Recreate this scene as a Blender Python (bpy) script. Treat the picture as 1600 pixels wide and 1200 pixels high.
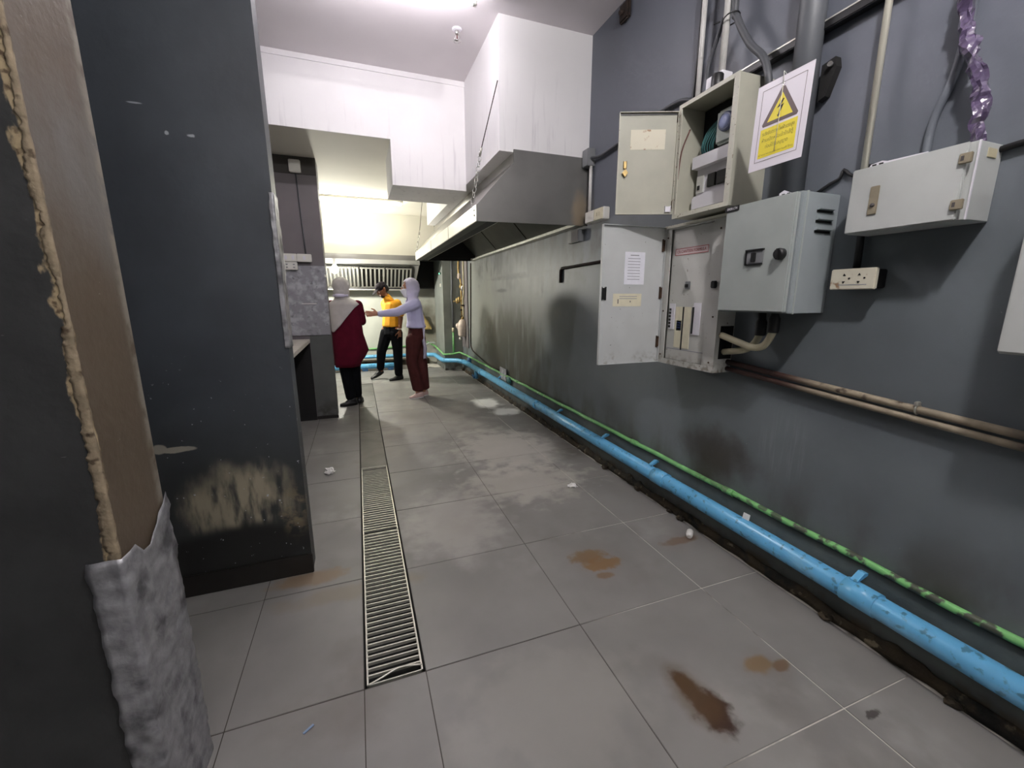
import bpy, bmesh, math, random
from mathutils import Vector, Matrix, noise
random.seed(7)
for o in list(bpy.data.objects):
    bpy.data.objects.remove(o)
S = bpy.context.scene
COL = S.collection

# ------------------------------------------------------------------ camera
F_PX, YAW, PITCH, ROLL = 647.7, 0.350923, 0.203714, -0.001345
CAM = Vector((0, 0, 1.30))
f0 = Vector((math.sin(YAW), math.cos(YAW), 0)); r0 = Vector((math.cos(YAW), -math.sin(YAW), 0)); u0 = Vector((0, 0, 1))
fw = f0 * math.cos(PITCH) - u0 * math.sin(PITCH)
up = u0 * math.cos(PITCH) + f0 * math.sin(PITCH)
rt = r0 * math.cos(ROLL) + up * math.sin(ROLL)
up = up * math.cos(ROLL) - r0 * math.sin(ROLL)
cd = bpy.data.cameras.new('camera'); cam = bpy.data.objects.new('camera', cd); COL.objects.link(cam)
cam.matrix_world = Matrix(((rt.x, up.x, -fw.x, CAM.x), (rt.y, up.y, -fw.y, CAM.y), (rt.z, up.z, -fw.z, CAM.z), (0, 0, 0, 1)))
cd.sensor_width = 36; cd.sensor_fit = 'HORIZONTAL'; cd.lens = F_PX / 1600 * 36; cd.clip_start = .02
S.camera = cam
# ------------------------------------------------------------------ exposure, world
S.view_settings.view_transform = 'Standard'
S.view_settings.look = 'None'
S.view_settings.gamma = 1
S.view_settings.exposure = 0.78
S.view_settings.use_curve_mapping = False
W = bpy.data.worlds.new('world'); S.world = W; W.use_nodes = True
W.node_tree.nodes['Background'].inputs[0].default_value = (.8, .85, 1, 1)
W.node_tree.nodes['Background'].inputs[1].default_value = .02
TUBE_FRONT, TUBE_NEAR, FILL_BEHIND, TUBE_FAR, BULB = 72.0, 470.0, 70.0, 68.0, 800.0

# ------------------------------------------------------------------ materials
def srgb(r, g, b):
    return tuple(((c / 255) / 12.92 if c / 255 <= .04045 else ((c / 255 + .055) / 1.055) ** 2.4) for c in (r, g, b)) + (1,)

class Mat:
    """small node builder: a base colour, then masked colour layers, in world space"""
    def __init__(s, name, col, rough=.6, metal=0, bump=0, bscale=60, vary=0, vscale=3, spec=.5):
        s.m = bpy.data.materials.new(name); s.m.use_nodes = True
        s.nt = s.m.node_tree; s.b = s.nt.nodes['Principled BSDF']
        s.col = s.rgb(col); s.b.inputs['Roughness'].default_value = rough; s.b.inputs['Metallic'].default_value = metal
        s.b.inputs['Specular IOR Level'].default_value = spec
        g = s.n('ShaderNodeNewGeometry'); s.P = g.outputs['Position']
        if vary:
            a = [c * (1 - vary) for c in col[:3]] + [1]; b = [min(1, c * (1 + vary)) for c in col[:3]] + [1]
            s.col = s.mix(s.rgb(a), s.rgb(b), s.noise(vscale, .3, .7))
        if bump:
            bn = s.n('ShaderNodeBump'); bn.inputs['Strength'].default_value = min(1, bump); bn.inputs['Distance'].default_value = .004 * max(1, bump)
            t = s.tex(bscale); s.l(t, bn.inputs['Height']); s.l(bn.outputs[0], s.b.inputs['Normal'])
        s.out()
    def n(s, t): return s.nt.nodes.new(t)
    def l(s, a, b): s.nt.links.new(a, b)
    def rgb(s, c):
        n = s.n('ShaderNodeRGB'); n.outputs[0].default_value = tuple(c[:3]) + (1,); return n.outputs[0]
    def scaled(s, sc, off=(0, 0, 0)):
        m = s.n('ShaderNodeMapping'); m.inputs['Scale'].default_value = sc; m.inputs['Location'].default_value = off
        s.l(s.P, m.inputs['Vector']); return m.outputs[0]
    def tex(s, scale, stretch=(1, 1, 1), detail=6, off=(0, 0, 0)):
        t = s.n('ShaderNodeTexNoise'); t.inputs['Scale'].default_value = scale; t.inputs['Detail'].default_value = detail
        s.l(s.scaled(stretch, off), t.inputs['Vector']); return t.outputs['Fac']
    def ramp(s, v, a, b, lo=0., hi=1.):
        r = s.n('ShaderNodeMapRange'); r.interpolation_type = 'SMOOTHSTEP'
        for i, x in enumerate((a, b, lo, hi)): r.inputs[i + 1].default_value = x
        s.l(v, r.inputs[0]); return r.outputs[0]
    def math(s, op, a, b=None):
        m = s.n('ShaderNodeMath'); m.operation = op
        for i, x in enumerate((a, b)):
            if x is None: continue
            if isinstance(x, (int, float)): m.inputs[i].default_value = x
            else: s.l(x, m.inputs[i])
        return m.outputs[0]
    def noise(s, scale, lo, hi, stretch=(1, 1, 1), off=(0, 0, 0)): return s.ramp(s.tex(scale, stretch, off=off), lo, hi)
    def axis(s, i, a, b):
        x = s.n('ShaderNodeSeparateXYZ'); s.l(s.P, x.inputs[0]); return s.ramp(x.outputs[i], a, b)
    def axv(s, i):
        x = s.n('ShaderNodeSeparateXYZ'); s.l(s.P, x.inputs[0]); return x.outputs[i]
    def blot(s, c, r, amp=.8, scale=12, soft=.25, stretch=(1, 1, 1)):
        m = s.n('ShaderNodeMapping'); m.vector_type = 'POINT'
        m.inputs['Scale'].default_value = [1 / x for x in r]; m.inputs['Location'].default_value = [-a / x for a, x in zip(c, r)]
        s.l(s.P, m.inputs['Vector'])
        d = s.n('ShaderNodeVectorMath'); d.operation = 'LENGTH'; s.l(m.outputs[0], d.inputs[0])
        v = s.math('ADD', d.outputs['Value'], s.math('MULTIPLY', s.math('SUBTRACT', s.tex(scale, stretch), .5), amp * 2))
        return s.ramp(v, 1 + soft, 1 - soft)
    def mul(s, *a):
        r = a[0]
        for x in a[1:]: r = s.math('MULTIPLY', r, x)
        return r
    def mix(s, a, b, f):
        m = s.n('ShaderNodeMix'); m.data_type = 'RGBA'
        s.l(a, m.inputs[6]); s.l(b, m.inputs[7])
        if isinstance(f, (int, float)): m.inputs[0].default_value = f
        else: s.l(f, m.inputs[0])
        return m.outputs[2]
    def layer(s, col, f):
        s.col = s.mix(s.col, s.rgb(col), f); s.out(); return s
    def rough(s, a, b, f):
        s.l(s.math('ADD', s.math('MULTIPLY', f, b - a), a), s.b.inputs['Roughness']); return s
    def out(s): s.l(s.col, s.b.inputs['Base Color'])

def emis(name, col, k):
    m = bpy.data.materials.new(name); m.use_nodes = True; nt = m.node_tree
    b = nt.nodes['Principled BSDF']; b.inputs['Base Color'].default_value = col
    b.inputs['Emission Color'].default_value = col; b.inputs['Emission Strength'].default_value = k
    return m

M = {}
def mk(key, *a, **k):
    M[key] = Mat(key, *a, **k); return M[key]
SL = srgb(106, 113, 117)
# slate-grey gloss paint of the right wall, with soot, grease, drips and painted-in light
w = mk('wall_paint', SL, .48, bump=.25, bscale=35, vary=.14, vscale=1.6)
w.layer(srgb(98, 101, 112), w.mul(w.axis(2, 1.3, 2.2), .8))  # bluer upper wall: cast of the lamp light put into the colour
w.layer(srgb(150, 150, 140), w.mul(w.blot((1.77, 6.3, 1.2), (1, .75, 1.0), .3, 3), .55))  # light on the wall band by the pillar, painted in as colour
w.layer(srgb(138, 138, 128), w.mul(w.blot((1.77, 5.0, 1.25), (1, 1.2, .6), .5, 4, .4), .6))
w.layer(srgb(48, 46, 42), w.mul(w.blot((1.77, 4.6, 1.75), (1, 1.5, .32), .9, 5, .5), w.noise(7, .35, .6, (1, 1, .5)), .85))
w.layer(srgb(58, 54, 38), w.mul(w.blot((1.77, 4.9, .6), (1, 1.0, .55), .6, 5, .35, (1, 1, .5)), w.noise(6, .2, .5, (1, 1.4, .25)), .9))
w.layer(srgb(66, 54, 34), w.mul(w.blot((1.77, 5.7, .5), (1, .4, .45), .8, 8, .5), .6))
w.layer(srgb(24, 23, 22), w.mul(w.blot((1.77, 4.7, 1.556), (1, .80, .030), .6, 24, .5), w.noise(10, .25, .5)))
w.layer(srgb(24, 23, 22), w.blot((1.77, 3.95, 1.46), (1, .035, .12), .5, 24, .5))
w.layer(srgb(30, 28, 26), w.mul(w.blot((1.77, 5.25, 1.40), (1, .2, .022), .5, 24, .5), .95))
w.layer(srgb(50, 40, 30), w.mul(w.blot((1.77, 1.62, .47), (1, .22, .12), .8, 9, .6), .7))
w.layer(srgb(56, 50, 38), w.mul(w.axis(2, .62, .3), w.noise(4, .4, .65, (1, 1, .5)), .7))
w.layer(srgb(130, 135, 138), w.mul(w.blot((1.77, 1.26, .64), (1, .10, .14), .7, 30, .4, (1, 1, .12)), w.noise(60, .45, .7, (1, 1, .06)), .5))
w.layer(srgb(165, 165, 162), w.noise(130, .74, .78))
# darker concrete band below the pipes
w = mk('plinth_paint', srgb(84, 90, 88), .55, bump=.6, bscale=30, vary=.25, vscale=5)
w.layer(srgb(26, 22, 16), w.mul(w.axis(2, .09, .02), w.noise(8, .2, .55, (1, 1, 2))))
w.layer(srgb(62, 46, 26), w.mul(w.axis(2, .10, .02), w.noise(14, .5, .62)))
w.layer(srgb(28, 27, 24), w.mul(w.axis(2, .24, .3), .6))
w = mk('crumbled_mortar', srgb(56, 45, 30), .8, bump=1, bscale=60, vary=.4, vscale=14)
w.layer(srgb(128, 116, 96), w.noise(22, .60, .68)); w.layer(srgb(14, 12, 9), w.noise(9, .52, .65))
w = mk('white_plaster', srgb(238, 236, 236), .7, bump=.15, bscale=50, vary=.03, vscale=2)
w.layer(srgb(196, 192, 196), w.mul(w.noise(26, .56, .75, (1, 1, .08)), w.axis(2, 3.0, 2.5), .55))
mk('ceiling_paint', srgb(228, 222, 224), .75, bump=.12, bscale=20, vary=.04, vscale=1.2)
mk('low_ceiling_paint', srgb(226, 222, 210), .75, bump=.12, bscale=20, vary=.04, vscale=1.2)
mk('back_wall_paint', srgb(186, 188, 178), .6, bump=.2, vary=.08).layer(srgb(88, 78, 52), M['back_wall_paint'].mul(M['back_wall_paint'].blot((1.25, 8.7, .75), (.35, 1, .45), .5, 6, .5), .7))
# left piers
w = mk('pier_paint', srgb(62, 67, 73), .5, bump=.3, bscale=30, vary=.16, vscale=2.4)
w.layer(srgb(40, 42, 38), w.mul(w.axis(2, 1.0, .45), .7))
w.layer(srgb(150, 142, 122), w.mul(w.blot((-.56, 2.02, .40), (.19, .2, .16), .7, 9, .35, (1, 1, .5)), w.noise(26, .30, .58, (1, 1, .25)), w.axis(2, .265, .31), .95))
w.layer(srgb(124, 112, 88), w.mul(w.blot((-.345, 2.02, .31), (.05, .2, .12), .7, 14, .35), w.noise(26, .4, .6), .8))
w.layer(srgb(18, 17, 15), w.mul(w.blot((-.62, 2.02, .17), (.40, .2, .12), .35, 5, .3), .8))
w.layer(srgb(150, 146, 134), w.blot((-.755, 2.02, .683), (.075, .2, .012), .5, 22, .15))
w.layer(srgb(150, 146, 134), w.blot((-.81, 2.02, .69), (.025, .2, .02), .4, 30, .15))
w.layer(srgb(170, 172, 176), w.mul(w.noise(44, .685, .70), w.axis(2, 1.15, .7)))
w.layer(srgb(150, 154, 160), w.blot((-.70, 2.02, 1.988), (.022, .2, .003), .3, 60, .3))
w.layer(srgb(160, 164, 170), w.blot((-.54, 2.02, 1.899), (.012, .2, .006), .9, 70, .3))
w.layer(srgb(160, 164, 170), w.blot((-.617, 2.02, 1.90), (.006, .2, .006), .9, 70, .3))
# near pier: brown worn side, dark front, exposed mortar at the arris
w = mk('near_pier_paint', srgb(50, 51, 51), .6, bump=.5, bscale=40, vary=.2, vscale=6)
side = w.axis(1, 1.001, 1.01)
w.layer(srgb(88, 76, 62), w.mul(side, 1.0))
w.layer(srgb(112, 110, 106), w.mul(side, w.noise(3, .42, .62, (1, 1, .5)), w.axis(2, 1.1, 1.7)))
w.layer(srgb(128, 122, 110), w.mul(w.axis(1, 1.185, 1.215), w.noise(20, .35, .6)))
ed = w.math('ADD', w.math('ABSOLUTE', w.math('ADD', w.axv(0), .5)), w.math('MULTIPLY', w.math('SUBTRACT', w.tex(26, (1, 1, .5)), .5), .07))
ed2 = w.math('ADD', w.math('SUBTRACT', w.axv(1), 1.0), w.math('MULTIPLY', w.math('SUBTRACT', w.tex(30, (1, 1, .6)), .5), .03))
chip = w.mul(w.ramp(ed, .018, .012), w.ramp(ed2, .012, .006))
w.layer(srgb(168, 150, 118), chip)
w.layer(srgb(86, 70, 50), w.mul(chip, w.noise(60, .5, .65)))
w.layer(srgb(140, 138, 134), w.mul(w.noise(70, .72, .75, (.4, .4, 2)), .7))
w = mk('tile', srgb(124, 122, 119), .42, bump=.12, bscale=18, vary=.10, vscale=2.2)
w.layer(srgb(150, 148, 144), w.mul(w.noise(1.6, .5, .72, off=(3, 1, 0)), w.noise(9, .3, .7), .8))
w.layer(srgb(98, 92, 84), w.mul(w.noise(2.3, .56, .75, off=(9, 5, 0)), .5))
def rust(c, r, amp, sc, col, k, soft=.3): w.layer(col, w.mul(w.blot((c[0], c[1], 0), (r[0], r[1], 1), amp, sc, soft), k))  # lays a masked blot of any colour on the tiles, not only rust
rust((1.02, 1.66), (.09, .05), .8, 20, srgb(112, 84, 48), .8)
rust((1.06, 1.58), (.10, .045), .9, 24, srgb(120, 88, 44), .8)
rust((1.02, 1.50), (.04, .025), .6, 24, srgb(110, 80, 44), .7)
rust((.965, .885), (.035, .085), .7, 24, srgb(58, 40, 24), 1)
rust((.985, .80), (.058, .07), .75, 24, srgb(50, 30, 20), 1)
rust((.965, .86), (.06, .11), .5, 14, srgb(84, 62, 36), .55, .5)
rust((1.27, .885), (.055, .035), .6, 20, srgb(118, 92, 54), .75)
rust((1.345, .85), (.035, .022), .6, 26, srgb(98, 72, 42), .8)
rust((1.57, 1.61), (.12, .03), .7, 18, srgb(106, 76, 50), .65)
rust((-.30, 1.96), (.16, .05), .7, 14, srgb(124, 98, 62), .6)
rust((-.10, 1.80), (.28, .05), .8, 9, srgb(122, 108, 84), .4, .5)
rust((1.45, 4.9), (.16, .24), .7, 6, srgb(236, 236, 232), .95)  # near-white patch over the tile colour
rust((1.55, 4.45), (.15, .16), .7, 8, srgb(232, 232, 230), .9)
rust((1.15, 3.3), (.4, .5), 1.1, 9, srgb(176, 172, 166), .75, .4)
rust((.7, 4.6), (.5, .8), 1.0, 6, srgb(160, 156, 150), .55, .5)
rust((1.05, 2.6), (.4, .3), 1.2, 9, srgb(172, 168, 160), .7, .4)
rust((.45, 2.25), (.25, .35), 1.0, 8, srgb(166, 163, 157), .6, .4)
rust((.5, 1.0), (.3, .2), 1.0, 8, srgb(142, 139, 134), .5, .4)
rust((1.45, .62), (.03, .012), .8, 60, srgb(48, 40, 36), .8)
w.rough(.36, .55, w.noise(3, .3, .7))
w = mk('grout', srgb(64, 59, 54), .85); w.layer(srgb(200, 195, 186), w.mul(w.axis(0, .7, 1.15), w.noise(6, .3, .5)))
w = mk('chipped_mortar', srgb(138, 124, 102), .85, bump=1, bscale=70, vary=.25, vscale=24); w.layer(srgb(70, 56, 40), w.noise(34, .55, .68))
mk('drain_pit', srgb(9, 8, 7), .9, vary=.3)
mk('drain_plate', srgb(92, 90, 86), .45, metal=.3, vary=.25, vscale=6, bump=.2)
mk('steel_bar', srgb(196, 194, 184), .38, metal=.55, vary=.12, vscale=20)
w = mk('stainless', srgb(158, 156, 152), .36, metal=.85, vary=.10, vscale=2); w.layer(srgb(112, 98, 84), w.mul(w.noise(2.5, .52, .75), .4))
w = mk('hood_side', srgb(120, 119, 116), .42, metal=.7, vary=.12, vscale=3); w.layer(srgb(180, 160, 130), w.mul(w.blot((1.70, 3.1, 1.98), (.06, 1, .12), .5, 12, .5), .6))
mk('hood_lip', srgb(214, 214, 208), .3, metal=.6, vary=.06)
w = mk('hood_filter', srgb(70, 68, 62), .5, metal=.5, vary=.2, vscale=4)
mk('hood_dark', srgb(26, 24, 22), .6, metal=.2)
mk('filter_bar', srgb(176, 174, 164), .4, metal=.5, vary=.1)
mk('skirting_tile', srgb(24, 21, 18), .5, vary=.4, vscale=7)
w = mk('cement_board', srgb(140, 140, 145), .7, bump=.2, vary=.0); w.layer(srgb(176, 176, 182), w.noise(16, .42, .68)); w.layer(srgb(112, 112, 116), w.noise(24, .55, .75, off=(3, 3, 1)))
mk('taupe_paint', srgb(112, 106, 108), .65, vary=.1, vscale=3)
mk('taupe_dark', srgb(66, 62, 58), .65, vary=.1)
mk('col_grey', srgb(84, 86, 84), .6, vary=.14, vscale=4).layer(srgb(40, 36, 30), M['col_grey'].mul(M['col_grey'].axis(2, .3, 0), M['col_grey'].noise(9, .4, .65)))
mk('pillar_lit_grey', srgb(122, 126, 122), .6, vary=.12, vscale=4).layer(srgb(40, 36, 30), M['pillar_lit_grey'].mul(M['pillar_lit_grey'].axis(2, .25, 0), M['pillar_lit_grey'].noise(9, .4, .65)))  # lighter copy of col_grey, standing in for the lit left face
w = mk('foil', srgb(160, 160, 163), .45, metal=.5, bump=.9, bscale=34, vary=.2, vscale=30); w.layer(srgb(92, 92, 96), w.noise(12, .5, .7))
mk('counter_tile', srgb(206, 200, 188), .5, vary=.1, vscale=8)
mk('black', srgb(22, 22, 23), .45); mk('black_matt', srgb(14, 13, 13), .8)
mk('white_plastic', srgb(226, 224, 216), .4); mk('grey_plastic', srgb(128, 130, 132), .45); mk('pipe_grey', srgb(88, 91, 95), .5)
mk('cable_grey', srgb(74, 76, 80), .5); mk('conduit_white', srgb(206, 204, 200), .4, vary=.08, vscale=10)
mk('conduit_steel', srgb(226, 222, 206), .3, metal=.4)
w = mk('conduit_cream', srgb(196, 188, 158), .45, vary=.1, vscale=10)
w = mk('cab_green', srgb(164, 171, 167), .42, vary=.04, vscale=9, bump=.06, bscale=240)
w = mk('cab_green_side', srgb(150, 158, 160), .42, vary=.04, vscale=9)
w = mk('cab_pale', srgb(190, 193, 190), .42, vary=.04, vscale=7)
w = mk('cab_beige', srgb(172, 171, 156), .5, vary=.05, vscale=8); w.layer(srgb(70, 64, 52), w.noise(120, .73, .76))
w = mk('cab_cream', srgb(196, 194, 180), .5, vary=.06, vscale=8); w.layer(srgb(92, 66, 40), w.mul(w.noise(60, .62, .7), .8))
w = mk('panel_white', srgb(198, 198, 192), .45, vary=.05, vscale=8)
w.layer(srgb(92, 72, 50), w.mul(w.noise(70, .68, .72), .8)); w.layer(srgb(112, 100, 80), w.mul(w.axis(2, 1.02, .92), w.noise(30, .45, .65), .8))
w = mk('panel_door', srgb(196, 199, 198), .42, vary=.04, vscale=7); w.layer(srgb(40, 34, 28), w.mul(w.noise(90, .72, .74), .9)); w.layer(srgb(120, 112, 98), w.mul(w.axis(2, 1.02, .93), w.noise(26, .5, .7), .6))
mk('rusty_hinge', srgb(66, 44, 28), .8, bump=.8, vary=.4, vscale=40)
mk('cover_white', srgb(228, 226, 232), .4); mk('paper', srgb(236, 236, 244), .7, vary=.03, vscale=30); mk('label_cream', srgb(226, 220, 194), .7, vary=.04, vscale=30)
mk('label_old', srgb(222, 216, 196), .7).layer(srgb(150, 100, 50), M['label_old'].mul(M['label_old'].noise(30, .6, .7), .8))
mk('print_grey', srgb(150, 150, 158), .8); mk('print_dark', srgb(70, 66, 66), .8); mk('print_red', srgb(176, 84, 84), .8); mk('print_blue', srgb(84, 104, 170), .8); mk('print_pink', srgb(230, 214, 212), .7)
mk('sign_white', srgb(236, 230, 238), .28); mk('sign_yellow', srgb(238, 220, 66), .35); mk('sign_brown', srgb(104, 88, 88), .4); mk('sign_text', srgb(150, 134, 50), .5); mk('sign_black', srgb(30, 26, 24), .5)
mk('meter_blue', srgb(170, 182, 226), .3); mk('meter_ring', srgb(84, 92, 120), .4); mk('meter_body', srgb(178, 186, 178), .4); mk('wire_teal', srgb(56, 104, 104), .5); mk('wire_red', srgb(92, 46, 38), .5)
mk('brass', srgb(164, 140, 92), .42, metal=.7, vary=.2, vscale=30); mk('chrome', srgb(206, 204, 200), .25, metal=.9)
mk('latch_beige', srgb(166, 156, 134), .4, metal=.4)
w = mk('blue_pvc', srgb(104, 178, 222), .32, vary=.08, vscale=9); w.layer(srgb(62, 104, 122), w.mul(w.noise(34, .57, .66), .75)); w.layer(srgb(150, 200, 226), w.mul(w.noise(7, .6, .75, (1, .3, 1)), .5))
mk('blue_dark', srgb(44, 84, 124), .45, vary=.2, vscale=20)
w = mk('green_pipe', srgb(120, 184, 112), .5, vary=.1, vscale=10, bump=.3); w.layer(srgb(70, 74, 62), w.mul(w.noise(20, .47, .56), w.axis(1, 2.2, 1.0)))
w.layer(srgb(196, 210, 180), w.mul(w.noise(30, .55, .7), w.axis(1, 2.4, 4.2)))
w = mk('rusty_pipe', srgb(150, 138, 118), .6, bump=.4, vary=.2, vscale=18); w.layer(srgb(60, 34, 28), w.axis(1, 1.05, 1.3)); w.layer(srgb(58, 44, 34), w.noise(16, .55, .68)); w.layer(srgb(52, 40, 36), w.axis(1, .62, .5))
mk('old_rust', srgb(44, 32, 26), .8, bump=.6, vary=.4, vscale=30)
mk('cast_metal', srgb(206, 190, 178), .45, vary=.1, vscale=18)
w = mk('plastic_wrap', srgb(82, 70, 96), .1, bump=1, bscale=46, vary=.35, vscale=26); w.b.inputs['Coat Weight'].default_value = .8
mk('yellow_bag', srgb(214, 186, 120), .35, vary=.15, vscale=30)
mk('litter_white', srgb(232, 230, 226), .6, vary=.06, vscale=40); mk('litter_blue', srgb(120, 140, 170), .6)
mk('maroon', srgb(84, 14, 34), .9, spec=.15, vary=.1, vscale=14, bump=.2, bscale=16); mk('black_cloth', srgb(12, 13, 18), .9, spec=.12, vary=.15, vscale=12, bump=.2, bscale=14)
mk('brown_cloth', srgb(74, 37, 36), .9, spec=.15, vary=.12, vscale=12, bump=.3, bscale=14); mk('orange_cloth', srgb(236, 166, 34), .8, vary=.08, vscale=12, bump=.4, bscale=14)
mk('lilac_cloth', srgb(202, 200, 236), .75, vary=.05, vscale=10, bump=.5, bscale=16); mk('lilac_scarf', srgb(214, 208, 232), .7, vary=.06, vscale=12, bump=.4, bscale=18)
mk('grey_scarf', srgb(186, 182, 180), .75, vary=.06, vscale=12, bump=.4, bscale=14)
mk('skin', srgb(186, 132, 104), .55, vary=.05); mk('skin_dark', srgb(140, 92, 66), .55, vary=.05)
mk('hair', srgb(24, 20, 19), .6); mk('eye_white', srgb(232, 228, 224), .3); mk('lips', srgb(150, 86, 80), .5)
mk('shoe_black', srgb(20, 20, 22), .5); mk('shoe_pink', srgb(206, 176, 170), .5, vary=.1, vscale=30); mk('cap_cloth', srgb(40, 36, 40), .95, spec=.1); mk('mask_white', srgb(232, 232, 238), .7)
MATS = {k: v.m for k, v in M.items()}
MATS['tube_front'] = emis('tube_front', (1, .945, 1, 1), TUBE_FRONT)
MATS['tube_near'] = emis('tube_near', (1, .97, .97, 1), TUBE_NEAR)
MATS['fill_behind'] = emis('fill_behind', (1, .97, .95, 1), FILL_BEHIND)
MATS['tube_far'] = emis('tube_far', (1, .98, .84, 1), TUBE_FAR)
MATS['bulb_glow'] = emis('bulb_glow', (1, .97, .86, 1), BULB)
MATS['led_green'] = emis('led_green', (.15, 1, .4, 1), 3.0)

# ------------------------------------------------------------------ mesh builder
LOC = {}
def tag(o, label=None, cat=None, group=None, kind=None):
    for k, v in (('label', label), ('category', cat), ('group', group), ('kind', kind)):
        if v: o[k] = v
    return o
def thing(name, loc, label, cat, group=None, kind=None):
    o = bpy.data.objects.new(name, None); COL.objects.link(o); o.location = loc; o.empty_display_size = .05
    LOC[o.name] = Vector(loc); return tag(o, label, cat, group, kind)
def link(name, me, parent=None, loc=None):
    o = bpy.data.objects.new(name, me); COL.objects.link(o)
    if loc is not None: o.location = loc
    if parent: o.parent = parent
    return o
class MB:
    def __init__(s, xf=None): s.bm = bmesh.new(); s.x = xf or Matrix.Identity(4)
    def v(s, p): return s.bm.verts.new(s.x @ Vector(p))
    def face(s, pts): return s.bm.faces.new([s.v(p) for p in pts])
    def box(s, a, b, bev=0):
        r = bmesh.ops.create_cube(s.bm, size=1); vs = r['verts']
        for v in vs:
            v.co = s.x @ Vector([(a[i] + b[i]) / 2 + v.co[i] * abs(b[i] - a[i]) for i in range(3)])
        if bev:
            es = list({e for v in vs for e in v.link_edges})
            bmesh.ops.bevel(s.bm, geom=es, offset=bev, segments=2, affect='EDGES')
        return s
    def tube(s, pts, r, seg=10, smooth=0, cap=True):
        P = [Vector(p) for p in pts]
        if smooth:
            Q = []
            for i in range(len(P) - 1):
                a, b, c, d = P[max(i - 1, 0)], P[i], P[i + 1], P[min(i + 2, len(P) - 1)]
                for k in range(smooth):
                    t = k / smooth
                    Q.append(.5 * ((2 * b) + (c - a) * t + (2 * a - 5 * b + 4 * c - d) * t * t + (3 * b - a - 3 * c + d) * t ** 3))
            Q.append(P[-1]); P = Q
        R = r if isinstance(r, (list, tuple)) else [r] * len(P)
        if len(R) != len(P):
            R = [R[min(len(R) - 1, int(i / max(1, len(P) - 1) * (len(R) - 1) + .5))] for i in range(len(P))]
        n = None; rings = []
        for i, p in enumerate(P):
            t = (P[min(i + 1, len(P) - 1)] - P[max(i - 1, 0)])
            if t.length < 1e-9: t = Vector((0, 0, 1))
            t.normalize()
            if n is None: n = t.orthogonal().normalized()
            n = (n - t * n.dot(t)); n = n.normalized() if n.length > 1e-6 else t.orthogonal().normalized()
            b = t.cross(n)
            k = 1.0
            if 0 < i < len(P) - 1:
                d1 = (P[i] - P[i - 1]).normalized(); d2 = (P[i + 1] - P[i]).normalized()
                k = 1 / max(.5, math.cos(d1.angle(d2, 0) / 2))
            rings.append([s.v(p + (n * math.cos(a) + b * math.sin(a)) * R[i]) for a in [2 * math.pi * j / seg for j in range(seg)]])
        for A, B in zip(rings, rings[1:]):
            for j in range(seg):
                f = s.bm.faces.new((A[j], A[(j + 1) % seg], B[(j + 1) % seg], B[j])); f.smooth = True
        if cap:
            s.bm.faces.new(rings[0][::-1]); s.bm.faces.new(rings[-1])
        return s
    def ball(s, c, r, sub=2):
        r = (r, r, r) if isinstance(r, (int, float)) else r
        q = bmesh.ops.create_icosphere(s.bm, subdivisions=sub, radius=1)
        for v in q['verts']: v.co = s.x @ Vector([c[i] + v.co[i] * r[i] for i in range(3)])
        for f in {f for v in q['verts'] for f in v.link_faces}: f.smooth = True
        return s
    def lathe(s, prof, c, ax=(0, 0, 1), seg=16):
        ax = Vector(ax).normalized(); n = ax.orthogonal().normalized(); b = ax.cross(n); c = Vector(c); rings = []
        for r, h in prof:
            rings.append([s.v(c + ax * h + (n * math.cos(2 * math.pi * j / seg) + b * math.sin(2 * math.pi * j / seg)) * max(r, 1e-4)) for j in range(seg)])
        for A, B in zip(rings, rings[1:]):
            for j in range(seg):
                f = s.bm.faces.new((A[j], A[(j + 1) % seg], B[(j + 1) % seg], B[j])); f.smooth = True
        s.bm.faces.new(rings[0][::-1]); s.bm.faces.new(rings[-1]); return s
    def prism(s, poly, off):
        """poly: list of 3d points, extruded by vector off"""
        off = Vector(off); A = [s.v(p) for p in poly]; B = [s.v(Vector(p) + off) for p in poly]; n = len(A)
        s.bm.faces.new(A[::-1]); s.bm.faces.new(B)
        for i in range(n): s.bm.faces.new((A[i], A[(i + 1) % n], B[(i + 1) % n], B[i]))
        return s
    def torus(s, c, R, r, ax=(0, 0, 1), seg=14, sq=1.0, dirn=None):
        ax = Vector(ax).normalized(); n = Vector(dirn).normalized() if dirn is not None else ax.orthogonal().normalized(); b = ax.cross(n); c = Vector(c)
        pts = [c + n * math.cos(2 * math.pi * j / seg) * R * sq + b * math.sin(2 * math.pi * j / seg) * R for j in range(seg + 1)]
        return s.tube(pts, r, 6, cap=False)
    def sheet(s, grid, thick, nrm=None):
        """grid[i][j] of points -> closed slab"""
        G = [[Vector(p) for p in row] for row in grid]; n, m = len(G), len(G[0])
        def nr(i, j):
            if nrm is not None: return Vector(nrm)
            a = G[min(i + 1, n - 1)][j] - G[max(i - 1, 0)][j]; b = G[i][min(j + 1, m - 1)] - G[i][max(j - 1, 0)]
            c = a.cross(b); return c.normalized() if c.length > 1e-9 else Vector((0, 0, 1))
        A = [[s.v(G[i][j]) for j in range(m)] for i in range(n)]
        B = [[s.v(G[i][j] - nr(i, j) * thick) for j in range(m)] for i in range(n)]
        for i in range(n - 1):
            for j in range(m - 1):
                for X, fl in ((A, 0), (B, 1)):
                    q = (X[i][j], X[i + 1][j], X[i + 1][j + 1], X[i][j + 1]); f = s.bm.faces.new(q[::-1] if fl else q); f.smooth = True
        for i in range(n - 1):
            s.bm.faces.new((A[i][0], B[i][0], B[i + 1][0], A[i + 1][0])); s.bm.faces.new((A[i][-1], A[i + 1][-1], B[i + 1][-1], B[i][-1]))
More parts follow.
